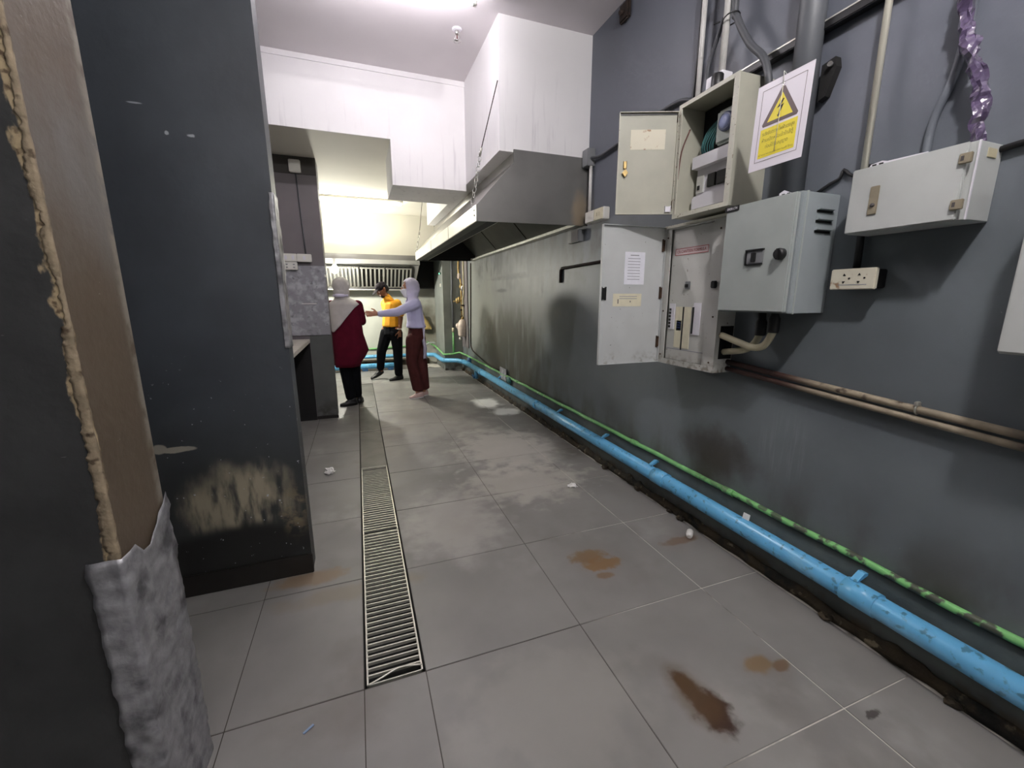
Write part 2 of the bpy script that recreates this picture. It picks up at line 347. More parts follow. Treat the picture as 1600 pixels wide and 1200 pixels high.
        for j in range(m - 1):
            s.bm.faces.new((A[0][j], A[0][j + 1], B[0][j + 1], B[0][j])); s.bm.faces.new((A[-1][j], B[-1][j], B[-1][j + 1], A[-1][j + 1]))
        return s
    def build(s, name, mat, parent=None, loc=None, smooth=False, mats=None, **tg):
        bmesh.ops.recalc_face_normals(s.bm, faces=s.bm.faces)
        org = Vector((0, 0, 0))
        if parent: org = LOC[parent.name]
        elif loc is not None: org = Vector(loc)
        me = bpy.data.meshes.new(name)
        for v in s.bm.verts: v.co -= org
        s.bm.to_mesh(me); s.bm.free()
        me.materials.append(MATS[mat])
        if smooth:
            for p in me.polygons: p.use_smooth = True
        o = link(name, me, parent, org if not parent else None)
        LOC[o.name] = org
        return tag(o, **tg)
def wallxf(x, y, z):
    """local frame on the right wall: +x runs towards the viewer along the wall (-Y), +y up, +z out of the wall (-X)"""
    return Matrix(((0, 0, -1, x), (-1, 0, 0, y), (0, 1, 0, z), (0, 0, 0, 1)))
def frame(o, u, v):
    u = Vector(u).normalized(); v = Vector(v).normalized(); n = u.cross(v)
    return Matrix(((u.x, v.x, n.x, o[0]), (u.y, v.y, n.y, o[1]), (u.z, v.z, n.z, o[2]), (0, 0, 0, 1)))
def text(name, body, size, xf, mat, parent, width=None, **tg):
    c = bpy.data.curves.new(name, 'FONT'); c.body = body; c.size = size; c.align_x = 'CENTER'; c.align_y = 'CENTER'; c.extrude = .0002; c.resolution_u = 2
    t = bpy.data.objects.new(name, c); COL.objects.link(t)
    bpy.context.view_layer.update()
    me = bpy.data.meshes.new_from_object(t.evaluated_get(bpy.context.evaluated_depsgraph_get()))
    bpy.data.objects.remove(t)
    if width and len(me.vertices):
        xs = [v.co.x for v in me.vertices]; k = width / max(1e-6, max(xs) - min(xs)); mx = (max(xs) + min(xs)) / 2
        for v in me.vertices: v.co.x = (v.co.x - mx) * k
    org = LOC[parent.name]
    for v in me.vertices: v.co = xf @ v.co - org
    me.materials.clear(); me.materials.append(MATS[mat]); o = link(name, me, parent); LOC[o.name] = org
    return tag(o, **tg)

XW = 1.775          # right wall plane
CEIL, LOW = 3.20, 2.66
# ------------------------------------------------------------------ SETTING
MB().box((XW, -4.2, 0), (1.95, 8.9, 3.3)).build('wall_right', 'wall_paint', kind='structure', label='long slate grey painted wall with pipes and electrical boxes on the right', cat='wall')
MB().box((-1.35, -4.2, 0), (-1.2, 8.9, 3.3)).build('wall_left', 'pier_paint', kind='structure', label='dark grey side wall behind the left piers', cat='wall')
MB().box((-1.35, -4.35, 0), (1.95, -4.2, 3.3)).build('wall_near', 'white_plaster', kind='structure', label='white wall closing the passage behind the viewpoint', cat='wall')  # unseen end wall, made white to bounce light onto the pier fronts
MB().box((-1.2, 8.7, 0), (XW, 8.85, 3.0)).build('wall_back', 'back_wall_paint', kind='structure', label='pale grey back wall below the far filter hood', cat='wall')
MB().box((-1.2, -4.2, CEIL), (XW, 4.1, CEIL + .12)).build('ceiling', 'ceiling_paint', kind='structure', label='high off-white ceiling over the near passage', cat='ceiling')
MB().box((-1.2, 4.1, LOW), (XW, 8.7, CEIL + .12)).build('ceiling_low', 'low_ceiling_paint', kind='structure', label='lower ceiling of the inner kitchen with its white front beam', cat='ceiling')
fa = MB().box((-1.2, 4.088, LOW), (1.04, 4.1, 3.16)).build('wall_beam', 'white_plaster', kind='structure', label='white front of the beam above the inner kitchen opening', cat='beam')
MB().box((-1.2, 4.078, 3.16), (1.04, 4.1, CEIL)).build('trim_1', 'white_plaster', kind='structure', label='thin white cornice strip along the top of the beam', cat='trim')
MB().box((.37, 4.088, 2.29), (1.04, 4.70, LOW)).build('trim_2', 'white_plaster', kind='structure', label='white boxed duct hanging below the beam beside the hood', cat='duct boxing')
b = MB(); b.box((1.04, 3.1, 2.345), (XW, 4.1, CEIL)); b.box((1.04, 4.1, 2.345), (XW, 6.42, LOW))
b.build('trim_3', 'white_plaster', kind='structure', label='tall white duct boxing on top of the long hood', cat='duct boxing')
MB().box((-1.2, 7.5, 2.015), (XW, 7.62, LOW)).build('wall_far', 'low_ceiling_paint', kind='structure', label='cream upper wall panel above the far filter hood', cat='wall')
MB().box((1.44, 7.5, 0), (XW, 8.35, 2.3)).build('wall_pillar', 'pillar_lit_grey', kind='structure', label='square grey pillar on the right wall beyond the long hood', cat='pillar')
MB().box((-1.2, 8.45, 0), (1.3, 8.7, .10)).build('trim_4', 'crumbled_mortar', kind='structure', label='low dirty kerb along the foot of the back wall', cat='kerb')
# piers on the left
MB().box((-1.2, 1.0, 0), (-.5, 1.222, CEIL)).build('wall_near_pier', 'near_pier_paint', kind='structure', label='nearest dark pier with a chipped tan arris at the left edge', cat='pier')
MB().box((-1.2, 2.02, 0), (-.293, 2.13, CEIL)).build('wall_second_pier', 'pier_paint', kind='structure', label='second dark slate pier with a pale grease smear near its foot', cat='pier')
c3 = MB().box((-1.2, 4.87, 0), (-.293, 5.10, LOW)).build('wall_third_pier', 'taupe_paint', kind='structure', label='third pier, taupe, with switch boxes and a cement board', cat='pier')
MB().box((-1.2, 4.862, 2.50), (-.293, 4.87, LOW)).build('painted_band', 'taupe_dark', c3)
MB().box((-1.2, 4.852, .92), (-.290, 4.87, 1.63), .003).build('cement_board', 'cement_board', c3)
MB().box((-.30, 4.85, 1.52), (-.286, 4.87, 1.545)).build('corner_chip', 'white_plastic', c3)
MB().box((-.54, 4.848, 1.245), (-.40, 4.852, 1.252)).build('scratch_strip', 'white_plastic', c3)
MB().box((-.495, 4.858, 0), (-.288, 4.87, .915)).build('lower_panel', 'col_grey', c3)
for k, (x0, x1, y0, y1, z1, lb) in enumerate(((-.85, -.288, 2.006, 2.02, .10, 'black skirting tile along the foot of the second pier'), (-.85, -.282, 4.845, 4.858, .035, 'dark skirting at the foot of the third pier'))):
    MB().box((x0, y0, 0), (x1, y1, z1), .003).build('baseboard_%d' % (k + 1), 'skirting_tile', kind='structure', label=lb, cat='skirting')

# floor: grout bed, individual tiles, drain pit
fl = thing('floor', (0, 0, 0), 'grey large-format tiled floor with rust stains', 'floor', kind='structure')
DX0, DX1, DY0, DY1 = -.07, .137, 1.272, 6.72
b = MB(); zt = -.0018
b.box((-1.35, -4.35, -.2), (DX0, 8.9, zt)); b.box((DX1, -4.35, -.2), (1.95, 8.9, zt)); b.box((DX0, -4.35, -.2), (DX1, DY0, zt)); b.box((DX0, DY1, -.2), (DX1, 8.9, zt))
b.build('grout_bed', 'grout', fl)
b = MB(); b.box((DX0, DY0, -.2), (DX1, DY1, -.14)); b.box((DX0 - .002, DY0, -.14), (DX0 + .003, DY1, -.008)); b.box((DX1 - .003, DY0, -.14), (DX1 + .002, DY1, -.008))
b.build('drain_pit', 'drain_pit', fl)
XC = [-1.2, -.477, DX0, DX1, .758, 1.387, 1.729]
YR = [-.55 + .605 * i for i in range(-6, 15)]
off = 1.270 - (YR[9]); YR = [y + off for y in YR]
g = .0017
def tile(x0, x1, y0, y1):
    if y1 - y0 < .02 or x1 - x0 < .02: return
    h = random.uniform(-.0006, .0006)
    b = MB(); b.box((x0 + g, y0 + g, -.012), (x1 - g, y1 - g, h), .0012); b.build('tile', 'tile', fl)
for i in range(6):
    for y0, y1 in zip(YR, YR[1:]):
        if y0 > 8.45: continue
        x0, x1 = XC[i], XC[i + 1]
        if i == 2:
            if y0 < DY0 - .01: tile(x0, x1, y0, min(y1, DY0))
            elif y1 > DY1: tile(x0, x1, max(y0, DY1), min(y1, 8.45))
        else: tile(x0, x1, y0, min(y1, 8.45))

# plinth under the green pipe and the crumbled edge at its foot
b = MB()
G = []
for i in range(221):
    y = -.6 + i * .0415
    row = []
    for (x, z) in ((1.774, 0), (1.757, 0), (1.756, .05), (1.757, .12), (1.757, .2), (1.757, .285), (1.762, .296), (1.774, .30)):
        n = noise.noise(Vector((y * 6, z * 9, 1.3))) * .003
        row.append((x + (n if x < 1.77 else 0), y, z))
    G.append(row)
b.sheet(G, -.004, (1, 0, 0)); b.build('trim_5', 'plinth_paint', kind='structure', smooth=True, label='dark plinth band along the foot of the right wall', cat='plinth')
b = MB(); G = []
for i in range(420):
    y = -.3 + i * .0205
    a = noise.noise(Vector((y * 5, 0, 0))); c = noise.noise(Vector((y * 17, 3, 0)))
    top = max(.012, .045 + .03 * a + .02 * c); prot = .012 + .010 * noise.noise(Vector((y * 9, 7, 0))) + .004 * c
    G.append([(1.753, y, top), (1.753 - prot * .4, y, top * .75), (1.753 - prot * .8, y, top * .4), (1.748 - prot, y, .001)])
b.sheet(G, .006, (-1, 0, 0)); b.build('trim_6', 'crumbled_mortar', kind='structure', smooth=True, label='crumbled brown mortar edge where the floor meets the right plinth', cat='mortar edge')

# ------------------------------------------------------------------ LIGHT FITTINGS
def tube_light(name, x0, x1, y, z, mat, label, along=None):
    t = thing(name, ((x0 + x1) / 2, y, z + .06), label, 'light')
    if along:
        MB().box((x0 - .02, along[0] - .02, z + .025), (x0 + .02, along[1] + .02, z + .06), .004).build('housing', 'white_plastic', t)
        MB().tube([(x0, along[0], z), (x0, along[1], z)], .014, 12).build('fluorescent_tube', mat, t)
        for q in along: MB().box((x0 - .012, q - .012, z - .018), (x0 + .012, q + .012, z + .03), .002).build('tube_holder', 'white_plastic', t)
        return
    MB().box((x0 - .02, y - .02, z + .025), (x1 + .02, y + .02, z + (.06 if z < 2.8 else CEIL - z)), .004).build('housing', 'white_plastic', t)
    MB().tube([(x0, y, z), (x1, y, z)], .014, 12).build('fluorescent_tube', mat, t)
    for x in (x0, x1): MB().box((x - .012, y - .012, z - .018), (x + .012, y + .012, z + .03), .002).build('tube_holder', 'white_plastic', t)
tube_light('tube_light', -.28, .80, 2.84, CEIL - .135, 'tube_front', 'fluorescent batten on the high ceiling just before the white beam')
t = thing('ceiling_lamp', (.75, .10, CEIL), 'compact round lamp on the high ceiling above the viewpoint', 'lamp')
MB().lathe([(.06, 0), (.06, -.02), (.03, -.03), (.022, -.06)], (.75, .10, CEIL)).build('lamp_base', 'white_plastic', t)
MB().ball((.75, .10, CEIL - .115), (.058, .058, .062), 3).build('bulb', 'tube_near', t)
tube_light('tube_light', -.45, .75, -2.3, CEIL - .06, 'fill_behind', 'added unseen fill batten on the high ceiling far behind the viewpoint')  # added fill lamp out of view, brightens the pier fronts
tube_light('tube_light', -.50, .69, 6.42, LOW - .06, 'tube_far', 'glowing fluorescent batten on the low inner ceiling')
t = thing('bulb_lamp', (-.30, 7.42, 1.86), 'bright round bulb lamp under the far hood beside the third pier', 'lamp')
MB().lathe([(.02, 0), (.03, -.015), (.03, -.05), (.024, -.06)], (-.30, 7.42, 1.86)).build('bulb_holder', 'white_plastic', t)
MB().ball((-.30, 7.42, 1.755), (.055, .055, .06), 3).build('bulb', 'bulb_glow', t)

# ------------------------------------------------------------------ DRAIN
def grate(y0, y1, label, bent=False):
    t = thing('drain_grate', ((DX0 + DX1) / 2, y0, 0), label, 'drain grate', 'steel drain grates in the floor channel')
    xa, xb = DX0 + .008, DX1 - .008
    for x in (xa, xb - .006): MB().box((x, y0 + .004, -.022), (x + .006, y1 - .004, .001)).build('side_rail', 'steel_bar', t)
    if bent:
        MB().tube([(xa, y0 + .006, -.003), (xa + .05, y0 + .018, .001), (xa + .11, y0 + .034, .006), (xb - .02, y0 + .026, .004), (xb, y0 + .026, -.002)], .0035, 6, 4).build('bent_end_rod', 'steel_bar', t)
    MB().box((xa, y0 + .004, -.016), (xb, y0 + .008, -.002)).build('end_rail', 'steel_bar', t)
    MB().box((xa, y1 - .008, -.02), (xb, y1 - .004, 0)).build('end_rail', 'steel_bar', t)
    n = int((y1 - y0 - .05) / .0283); me = None
    for k in range(n):
        y = y0 + .042 + k * .0283
        if me is None:
            o = MB().box((xa + .005, y - .0026, -.012), (xb - .005, y + .0026, 0)).build('bar', 'steel_bar', t); me = o.data; yb = y
        else:
            o = link('bar', me, t, (0, y - yb, 0))
grate(1.278, 2.262, 'nearer steel drain grate with a bent end rod', True)
grate(2.262, 3.240, 'farther steel drain grate ending at the dark cover plates')
for k, (y0, y1, lb) in enumerate(((3.244, 4.22, 'first dark cover plate right behind the drain grates'), (4.224, 5.2, 'middle dark cover plate of the floor channel'), (5.204, 6.70, 'farthest long cover plate of the floor channel beside the people'))):
    t = thing('drain_cover', (.03, y0, 0), lb, 'drain cover')
    MB().box((DX0 + .006, y0, -.02), (DX1 - .006, y1, -.001), .002).build('plate', 'drain_plate', t)
    MB().box((DX0 + .006, y0 + .004, -.001), (DX1 - .006, y0 + .010, .001)).build('plate_lip', 'steel_bar', t)

# ------------------------------------------------------------------ LONG HOOD on the right wall
HY0, HY1 = 3.10, 6.5
t = thing('range_hood', (1.3, 3.10, 1.86), 'long stainless steel extraction hood with open filters on the right wall', 'range hood')
def prof(y): return [(1.772, y, 1.868), (.868, y, 1.852), (.862, y, 1.965), (1.147, y, 2.275), (1.147, y, 2.362), (1.772, y, 2.362)]
MB().prism([(p[0], HY0 - .012, p[2]) for p in prof(0)], (0, .012, 0)).build('end_panel', 'hood_side', t, label='dull grey near end panel')
MB().prism([(p[0], HY1 - .01, p[2]) for p in prof(0)], (0, .01, 0)).build('end_panel', 'hood_dark', t)
MB().prism([(.862, HY0, 1.965), (1.147, HY0, 2.275), (1.153, HY0, 2.268), (.868, HY0, 1.958)], (0, HY1 - HY0 - .01, 0)).build('front_panel', 'stainless', t)
b = MB(); b.box((1.147, HY0, 2.27), (1.153, HY1 - .01, 2.344)); b.build('upper_panel', 'stainless', t)
lip = MB().box((.858, HY0, 1.855), (.866, HY1, 1.968), .002).build('front_lip', 'hood_lip', t)
for z in (1.90, 1.935): MB().lathe([(.008, 0), (.007, .004), (.002, .005)], (.858, HY0 + .045, z), (-1, 0, 0), 8).build('rivet', 'black', lip)
for y in (4.1, 5.1): MB().box((.8555, y - .003, 1.857), (.859, y + .003, 1.966)).build('seam', 'stainless', lip)
b = MB(); b.box((.868, HY0 + .002, 1.853), (.94, HY1 - .012, 1.86)); b.box((.934, HY0 + .002, 1.86), (.94, HY1 - .012, 1.89)); b.build('front_gutter', 'hood_filter', t)
MB().box((.94, HY0 + .002, 1.86), (1.03, HY1 - .012, 1.866)).build('inner_baffle', 'hood_dark', t)
MB().tube([(1.035, HY0 + .002, 1.87), (1.035, HY1 - .012, 1.87)], .010, 8).build('inner_rail', 'steel_bar', t)
b = MB(); b.box((1.70, HY0 + .002, 1.872), (1.76, HY1 - .012, 1.878)); b.box((1.694, HY0 + .002, 1.872), (1.70, HY1 - .012, 1.90)); b.build('rear_gutter', 'steel_bar', t)
ys = [HY0 + .01, 4.17, 5.18, 6.18]
fx0, fz0, fx1, fz1 = 1.692, 1.895, 1.30, 2.31
for k in range(3):
    a, c = ys[k] + .012, ys[k + 1] - .012
    f = MB().prism([(fx0, a, fz0), (fx1, a, fz1), (fx1 + .025, a, fz1 + .022), (fx0 + .025, a, fz0 + .022)], (0, c - a, 0)).build('grease_filter', 'hood_filter', t)
    if k == 0:
        for q in range(14):
            y = a + .03 + q * (c - a - .06) / 13
            MB().tube([(fx0 - .002, y, fz0 + .03), (fx1 + .02, y, fz1 - .03)], .006, 6).build('filter_rib', 'hood_filter', f)
MB().box((1.153, HY0, 2.335), (1.77, HY1 - .01, 2.343)).build('inner_top', 'hood_dark', t)
MB().prism([(1.32, 6.19, 2.3), (1.695, 6.19, 1.885), (1.04, 6.19, 1.868), (1.04, 6.19, 2.14), (1.15, 6.19, 2.27)], (0, .008, 0)).build('end_baffle', 'hood_dark', t)
# hangers
def hanger(a, m, c, label):
    a, m, c = Vector(a), Vector(m), Vector(c)
    t = thing('hood_hanger', a, label, 'hanger', 'thin rod and chain hangers of the long hood')
    MB().tube([a, m], .0035, 6).build('rod', 'old_rust', t)
    d = (m - a).normalized(); MB().tube([m - d * .02, m + d * .03], .009, 8).build('turnbuckle', 'steel_bar', t)
    L = (c - m).length; n = max(5, int(L / .034)); d = (c - m).normalized()
    for k in range(n):
        p = m + d * (L * (k + .5) / n); ax = d.orthogonal() if k % 2 else d.cross(d.orthogonal())
        MB().torus(p, L / n * .40, .0028, ax, 10, 1.45, d).build('chain_link', 'chrome', t)
hanger((1.036, 3.118, 2.80), (.93, 3.20, 2.36), (.866, 3.25, 1.975), 'rusty rod and chain at the near end of the long hood')
hanger((.98, 6.44, 2.655), (.925, 6.44, 2.25), (.868, 6.44, 1.972), 'thin chain hanger at the far end of the long hood')
# ------------------------------------------------------------------ FAR HOOD
t = thing('filter_hood', (.1, 7.5, 1.5), 'stainless filter hood with vertical baffle bars on the back wall', 'range hood')
MB().box((-1.15, 7.455, 1.93), (1.05, 7.47, 2.012), .002).build('upper_band', 'stainless', t)
MB().box((-1.15, 7.44, 1.862), (1.05, 7.47, 1.93), .003).build('front_lip', 'hood_lip', t)
MB().box((-1.15, 7.47, 1.995), (1.05, 8.69, 2.01)).build('top_panel', 'hood_dark', t)
MB().box((-1.15, 7.475, 1.86), (1.05, 7.62, 1.868)).build('front_gutter', 'hood_dark', t)
MB().prism([(1.04, 7.47, 1.862), (1.04, 7.47, 1.995), (1.04, 8.69, 1.995), (1.04, 8.69, 1.48), (1.04, 8.3, 1.48)], (.01, 0, 0)).build('end_panel', 'stainless', t)
MB().box((-1.15, 8.30, 1.455), (1.04, 8.69, 1.472)).build('rear_gutter', 'steel_bar', t)
b = MB(); b.box((-1.15, 8.29, 1.472), (1.04, 8.30, 1.50)); b.build('rear_lip', 'black', t)
P0, P1 = Vector((0, 8.33, 1.50)), Vector((0, 7.98, 1.83)); pd = (P1 - P0)
for (xa, xb) in ((-1.1, -.52), (-.50, .06), (.08, .50), (.52, .98)):
    fr = MB().prism([(xa, P0.y + .03, P0.z + .02), (xa, P1.y + .03, P1.z + .02), (xa, P1.y + .05, P1.z + .03), (xa, P0.y + .05, P0.z + .03)], (xb - xa, 0, 0)).build('baffle_filter', 'hood_dark' if xa > -.4 else 'stainless', t)
    b = MB()
    for q in (0, 1): b.prism([(xa, P0.y + pd.y * .96 * q, P0.z + pd.z * .96 * q), (xa, P0.y + pd.y * (.96 * q + .05), P0.z + pd.z * (.96 * q + .05)), (xa, P0.y + pd.y * (.96 * q + .05) + .03, P0.z + pd.z * (.96 * q + .05)), (xa, P0.y + pd.y * .96 * q + .03, P0.z + pd.z * .96 * q)], (xb - xa, 0, 0))
    b.build('filter_frame', 'filter_bar', fr)
    n = int((xb - xa) / .062)
    for k in range(n):
        x = xa + .02 + k * (xb - xa - .05) / max(1, n - 1)
        MB().prism([(x, P0.y, P0.z), (x + .028, P0.y, P0.z), (x + .028, P0.y + .014, P0.z + .01), (x, P0.y + .014, P0.z + .01)], pd).build('baffle_bar', 'filter_bar', fr)
t = thing('dark_opening', (1.25, 8.6, 1.5), 'black box standing for the dark opening between the far hood and the pillar', 'dark opening')  # black box stands in for a dark opening beside the far hood
b = MB(); b.box((1.10, 8.35, 1.50), (1.44, 8.69, 2.0)); b.build('housing', 'black_matt', t)
b = MB(); b.box((1.08, 8.33, 1.485), (1.44, 8.36, 1.51)); b.build('bottom_flange', 'black', t)
t = thing('indicator_switch', (1.43, 7.9, 1.7), 'tiny switch with a green indicator light on the pillar edge', 'switch')
MB().box((1.418, 7.62, 1.72), (1.438, 7.66, 1.755), .003).build('switch_body', 'black', t); MB().ball((1.415, 7.64, 1.735), .010).build('indicator_light', 'led_green', t)
t = thing('pillar_switch', (1.43, 7.7, 1.5), 'small white switch on the pillar edge below the green light', 'switch')
MB().box((1.420, 7.6, 1.50), (1.438, 7.66, 1.56), .003).build('switch_plate', 'white_plastic', t); MB().box((1.414, 7.62, 1.52), (1.421, 7.64, 1.54)).build('rocker', 'white_plastic', t)

# ------------------------------------------------------------------ CEILING DETAILS
t = thing('sprinkler', (.813, 3.364, CEIL), 'small chrome fire sprinkler head on the high ceiling', 'sprinkler')
c = (.813, 3.364, CEIL)
MB().lathe([(.036, -.001), (.038, -.004), (.03, -.010), (.014, -.012)], c).build('escutcheon', 'cover_white', t)
MB().lathe([(.014, -.010), (.016, -.02), (.016, -.034), (.010, -.038)], c).build('body', 'chrome', t)
for s_ in (-1, 1): MB().tube([(c[0] + s_ * .013, c[1], CEIL - .034), (c[0] + s_ * .018, c[1], CEIL - .055), (c[0] + s_ * .004, c[1], CEIL - .078)], .003, 6, 4).build('yoke_arm', 'chrome', t)
MB().lathe([(.004, -.040), (.004, -.07)], c, seg=8).build('glass_bulb', 'wire_red', t)
MB().lathe([(.026, -.078), (.027, -.081), (.004, -.083)], c).build('deflector', 'chrome', t)
t = thing('rusty_bracket', (XW, 2.66, 3.1), 'rusty brown bracket high on the right wall by the ceiling', 'bracket')
MB().box((1.745, 2.62, 3.06), (1.775, 2.72, 3.17), .01).build('plate', 'old_rust', t); MB().tube([(1.76, 2.67, 3.12), (1.72, 2.67, 3.10)], .014, 8).build('stud', 'old_rust', t)

# ------------------------------------------------------------------ THIRD PIER FITTINGS
t = thing('junction_box', (-.479, 4.862, 2.557), 'white junction box at the top of the taupe third pier', 'junction box')
MB().box((-.53, 4.815, 2.505), (-.428, 4.862, 2.62), .006).build('box_body', 'white_plastic', t); MB().box((-.522, 4.810, 2.513), (-.436, 4.816, 2.612), .003).build('lid', 'white_plastic', t)
tag(MB().tube([(-.478, 4.857, 2.505), (-.470, 4.860, 2.2), (-.462, 4.858, 1.9), (-.455, 4.855, 1.735)], .006, 8).build('pier_conduit', 'cable_grey', loc=(-.47, 4.86, 1.735)), 'thin grey conduit from the junction box down to the switch boxes', 'conduit')
def plate(name, x0, x1, z0, z1, n, label, kind):
    t = thing(name, ((x0 + x1) / 2, 4.852, z0), label, 'outlet', 'white boxes on the taupe third pier')
    MB().box((x0, 4.815, z0), (x1, 4.853, z1), .004).build('box_body', 'white_plastic', t)
    for k in range(n):
        xa = x0 + (x1 - x0) * (k + .5) / n; zc = (z0 + z1) / 2
        if kind == 'o':
            for dz in (-.014, .014): MB().box((xa - .009, 4.8135, zc + dz - .005), (xa + .009, 4.816, zc + dz + .005)).build('socket_slot', 'grey_plastic', t)
        else: MB().box((xa - .012, 4.811, zc - .02), (xa + .012, 4.816, zc + .02), .002).build('rocker', 'cover_white', t)
plate('switch_box', -.672, -.54, 1.665, 1.742, 2, 'upper left white switch box on the taupe pier', 's')
plate('switch_box', -.537, -.405, 1.665, 1.742, 1, 'upper right white switch box at the end of the conduit', 's')
plate('outlet_box', -.668, -.54, 1.585, 1.661, 2, 'lower white outlet box beneath the left switch box on the pier', 'o')
# counter between the second and third pier
t = thing('counter', (-.85, 2.2, 0), 'pale stone-topped counter with a black void between the left piers', 'counter')
MB().box((-1.195, 2.14, .842), (-.497, 4.85, .882), .004).build('worktop', 'counter_tile', t)
MB().box((-1.195, 4.83, .0), (-.50, 4.85, .842)).build('end_panel', 'black_matt', t)  # black panels put the dark of the under-counter void into colour
MB().box((-1.195, 2.14, .0), (-.52, 2.2, .842)).build('end_panel', 'black_matt', t)
MB().box((-1.195, 2.2, .0), (-1.15, 4.83, .842)).build('back_panel', 'black_matt', t)
# foil tape on the piers
def wrap(name, x, y, z0, z1, wf, ws, seed, top=None, amp=.004):
    """thin foil sheet folded round the arris of a pier at (x, y)"""
    G = []; n = max(10, int((z1 - z0) / .012))
    for i in range(n + 1):
        z = z0 + (z1 - z0) * i / n; row = []
        us = [-wf, -wf * .8, -wf * .6, -wf * .4, -wf * .2, -.002, 0, .002] + [ws * q / 9 for q in range(1, 10)]
        for j, u in enumerate(us):
            d = amp * (noise.noise(Vector((u * 40, z * 26, seed))) + .6 * noise.noise(Vector((u * 14, z * 60, seed + 4)))) + amp * 1.1 + .001
            e = .006 * noise.noise(Vector((z * 22, j, seed + 9))) if j in (0, 16) else 0
            zz = z
            if top: zz = z0 + (top(u) - z0) * i / n
            if u == 0: row.append((x + d, y - d, zz))
            else: row.append((x + d if u > 0 else x + u + e, y + u + e if u > 0 else y - d, zz))
        G.append(row)
    return MB().sheet(G, .0012)
np_ = bpy.data.objects['wall_near_pier']; sp_ = bpy.data.objects['wall_second_pier']
def tp(u): return .775 if u < .055 else .745 + max(0, u - .10) * .55 if u < .222 else .82
wrap('foil', -.5, 1.0, .0, .78, .052, .223, 1.0, tp, .006).build('foil_patch', 'foil', np_, smooth=True, label='crinkled silver foil patch')
wrap('foil', -.293, 2.02, 1.09, 1.72, .014, .095, 5.0, None, .003).build('foil_strip', 'foil', sp_, smooth=True, label='silver foil strip')
# chipped mortar ridge along the near pier's arris
b = MB(); G = []
for i in range(420):
    z = .77 + i * .0034; a = noise.noise(Vector((z * 9, 2, 0))); c = noise.noise(Vector((z * 55, 6, 0))); e = noise.noise(Vector((z * 130, 3, 4)))
    wv = .013 + .011 * a + .007 * c + .004 * e + (.004 if z < 1.0 else 0) - (.008 if z > 1.25 else 0) + (.02 * max(0, noise.noise(Vector((z * 7, 9, 1)))) if z > 1.45 else 0)
    wv = max(.0015, wv); ws = max(.001, .006 + .006 * noise.noise(Vector((z * 30, 1, 8))))
    G.append([(-.5 - wv, .9998, z), (-.5 - wv * .6, .9990 - .0008 * e, z), (-.5 - wv * .25, .9990 - .0006 * c, z), (-.4996, .9994, z), (-.4992, 1.0 + ws * .5, z), (-.4999, 1.0 + ws, z)])
b.sheet(G, .0015); b.build('exposed_mortar', 'chipped_mortar', np_, smooth=True, label='tan exposed mortar along the chipped arris')

# ------------------------------------------------------------------ RIGHT WALL: ELECTRICAL CABINETS
def hollow(xf, x0, x1, y0, y1, d, th, back=True):
    b = MB(xf)
    b.box((x0, y0, 0), (x0 + th, y1, d)); b.box((x1 - th, y0, 0), (x1, y1, d)); b.box((x0 + th, y0, 0), (x1 - th, y0 + th, d)); b.box((x0 + th, y1 - th, 0), (x1 - th, y1, d))
    if back: b.box((x0 + th, y0 + th, 0), (x1 - th, y1 - th, .004))
    return b
def xw(y, z): return wallxf(XW, y, z)
# A: meter cabinet, open
Y0, Y1, Z0, Z1, D = 1.515, 1.865, 1.705, 2.232, .2
t = thing('meter_cabinet', (XW, 1.69, Z0), 'beige meter cabinet standing open at the top of the group', 'cabinet')
hollow(xw(Y1, Z0), 0, Y1 - Y0, 0, Z1 - Z0, D, .004).build('cabinet_body', 'cab_beige', t)
X = xw(Y1, Z0)
b = MB(X); wd, ht = Y1 - Y0, Z1 - Z0
b.box((-.002, -.002, D - .002), (.018, ht + .002, D + .003)); b.box((wd - .024, -.002, D - .002), (wd + .002, ht + .002, D + .003)); b.box((.018, -.002, D - .002), (wd - .024, .018, D + .003)); b.box((.018, ht - .016, D - .002), (wd - .024, ht + .002, D + .003))
b.build('front_frame', 'cab_cream', t)
MB(X).box((.01, .31, .02), (wd - .01, ht - .01, .05)).build('back_plate', 'black_matt', t)
cu = MB(X).box((.03, .02, .02), (wd - .03, .285, .09), .004).build('breaker_box', 'cover_white', t)
MB(X).prism([(.03, .235, .085), (.03, .29, .085), (.03, .30, .10), (.03, .29, .125), (.03, .235, .125)], (wd - .06, 0, 0)).build('upper_cover', 'cover_white', cu)
MB(X).box((.03, .035, .088), (wd - .03, .105, .118), .008).build('lower_cover', 'cover_white', cu)
for k, (a, c) in enumerate(((.115, .165), (.172, .275))): MB(X).box((a, .135, .09), (c, .195, .104), .002).build('breaker_switch', 'black', cu)
MB(X).box((.04, .12, .09), (.085, .20, .098)).build('earth_breaker', 'panel_white', cu); MB(X).box((.05, .135, .098), (.064, .155, .102)).build('test_button', 'black', cu)
mt = MB(X).box((.145, .31, .05), (.30, .46, .11), .012).build('energy_meter', 'meter_body', t)
MB(X).lathe([(.040, 0), (.042, .006), (.040, .014), (.034, .016)], (.215, .395, .11), (0, 0, 1), 24).build('meter_rim', 'meter_ring', mt)
MB(X).lathe([(.030, .014), (.029, .018), (.01, .019)], (.215, .395, .11), (0, 0, 1), 20).build('meter_dial', 'meter_blue', mt)
for k in range(7):
    u = .05 + k * .012
    MB(X).tube([(u, .28, .07), (u + .008, .33, .10 + .005 * math.sin(k)), (u + .03 + .004 * k, .40, .09), (u + .075, .45, .06)], .0032, 6, 5).build('wire', 'wire_teal', t)
MB(X).tube([(.006, .19, D - .01), (.010, .32, D - .02), (.024, .42, D - .05)], .0035, 6, 5).build('wire', 'wire_red', t, label='dark red wire')
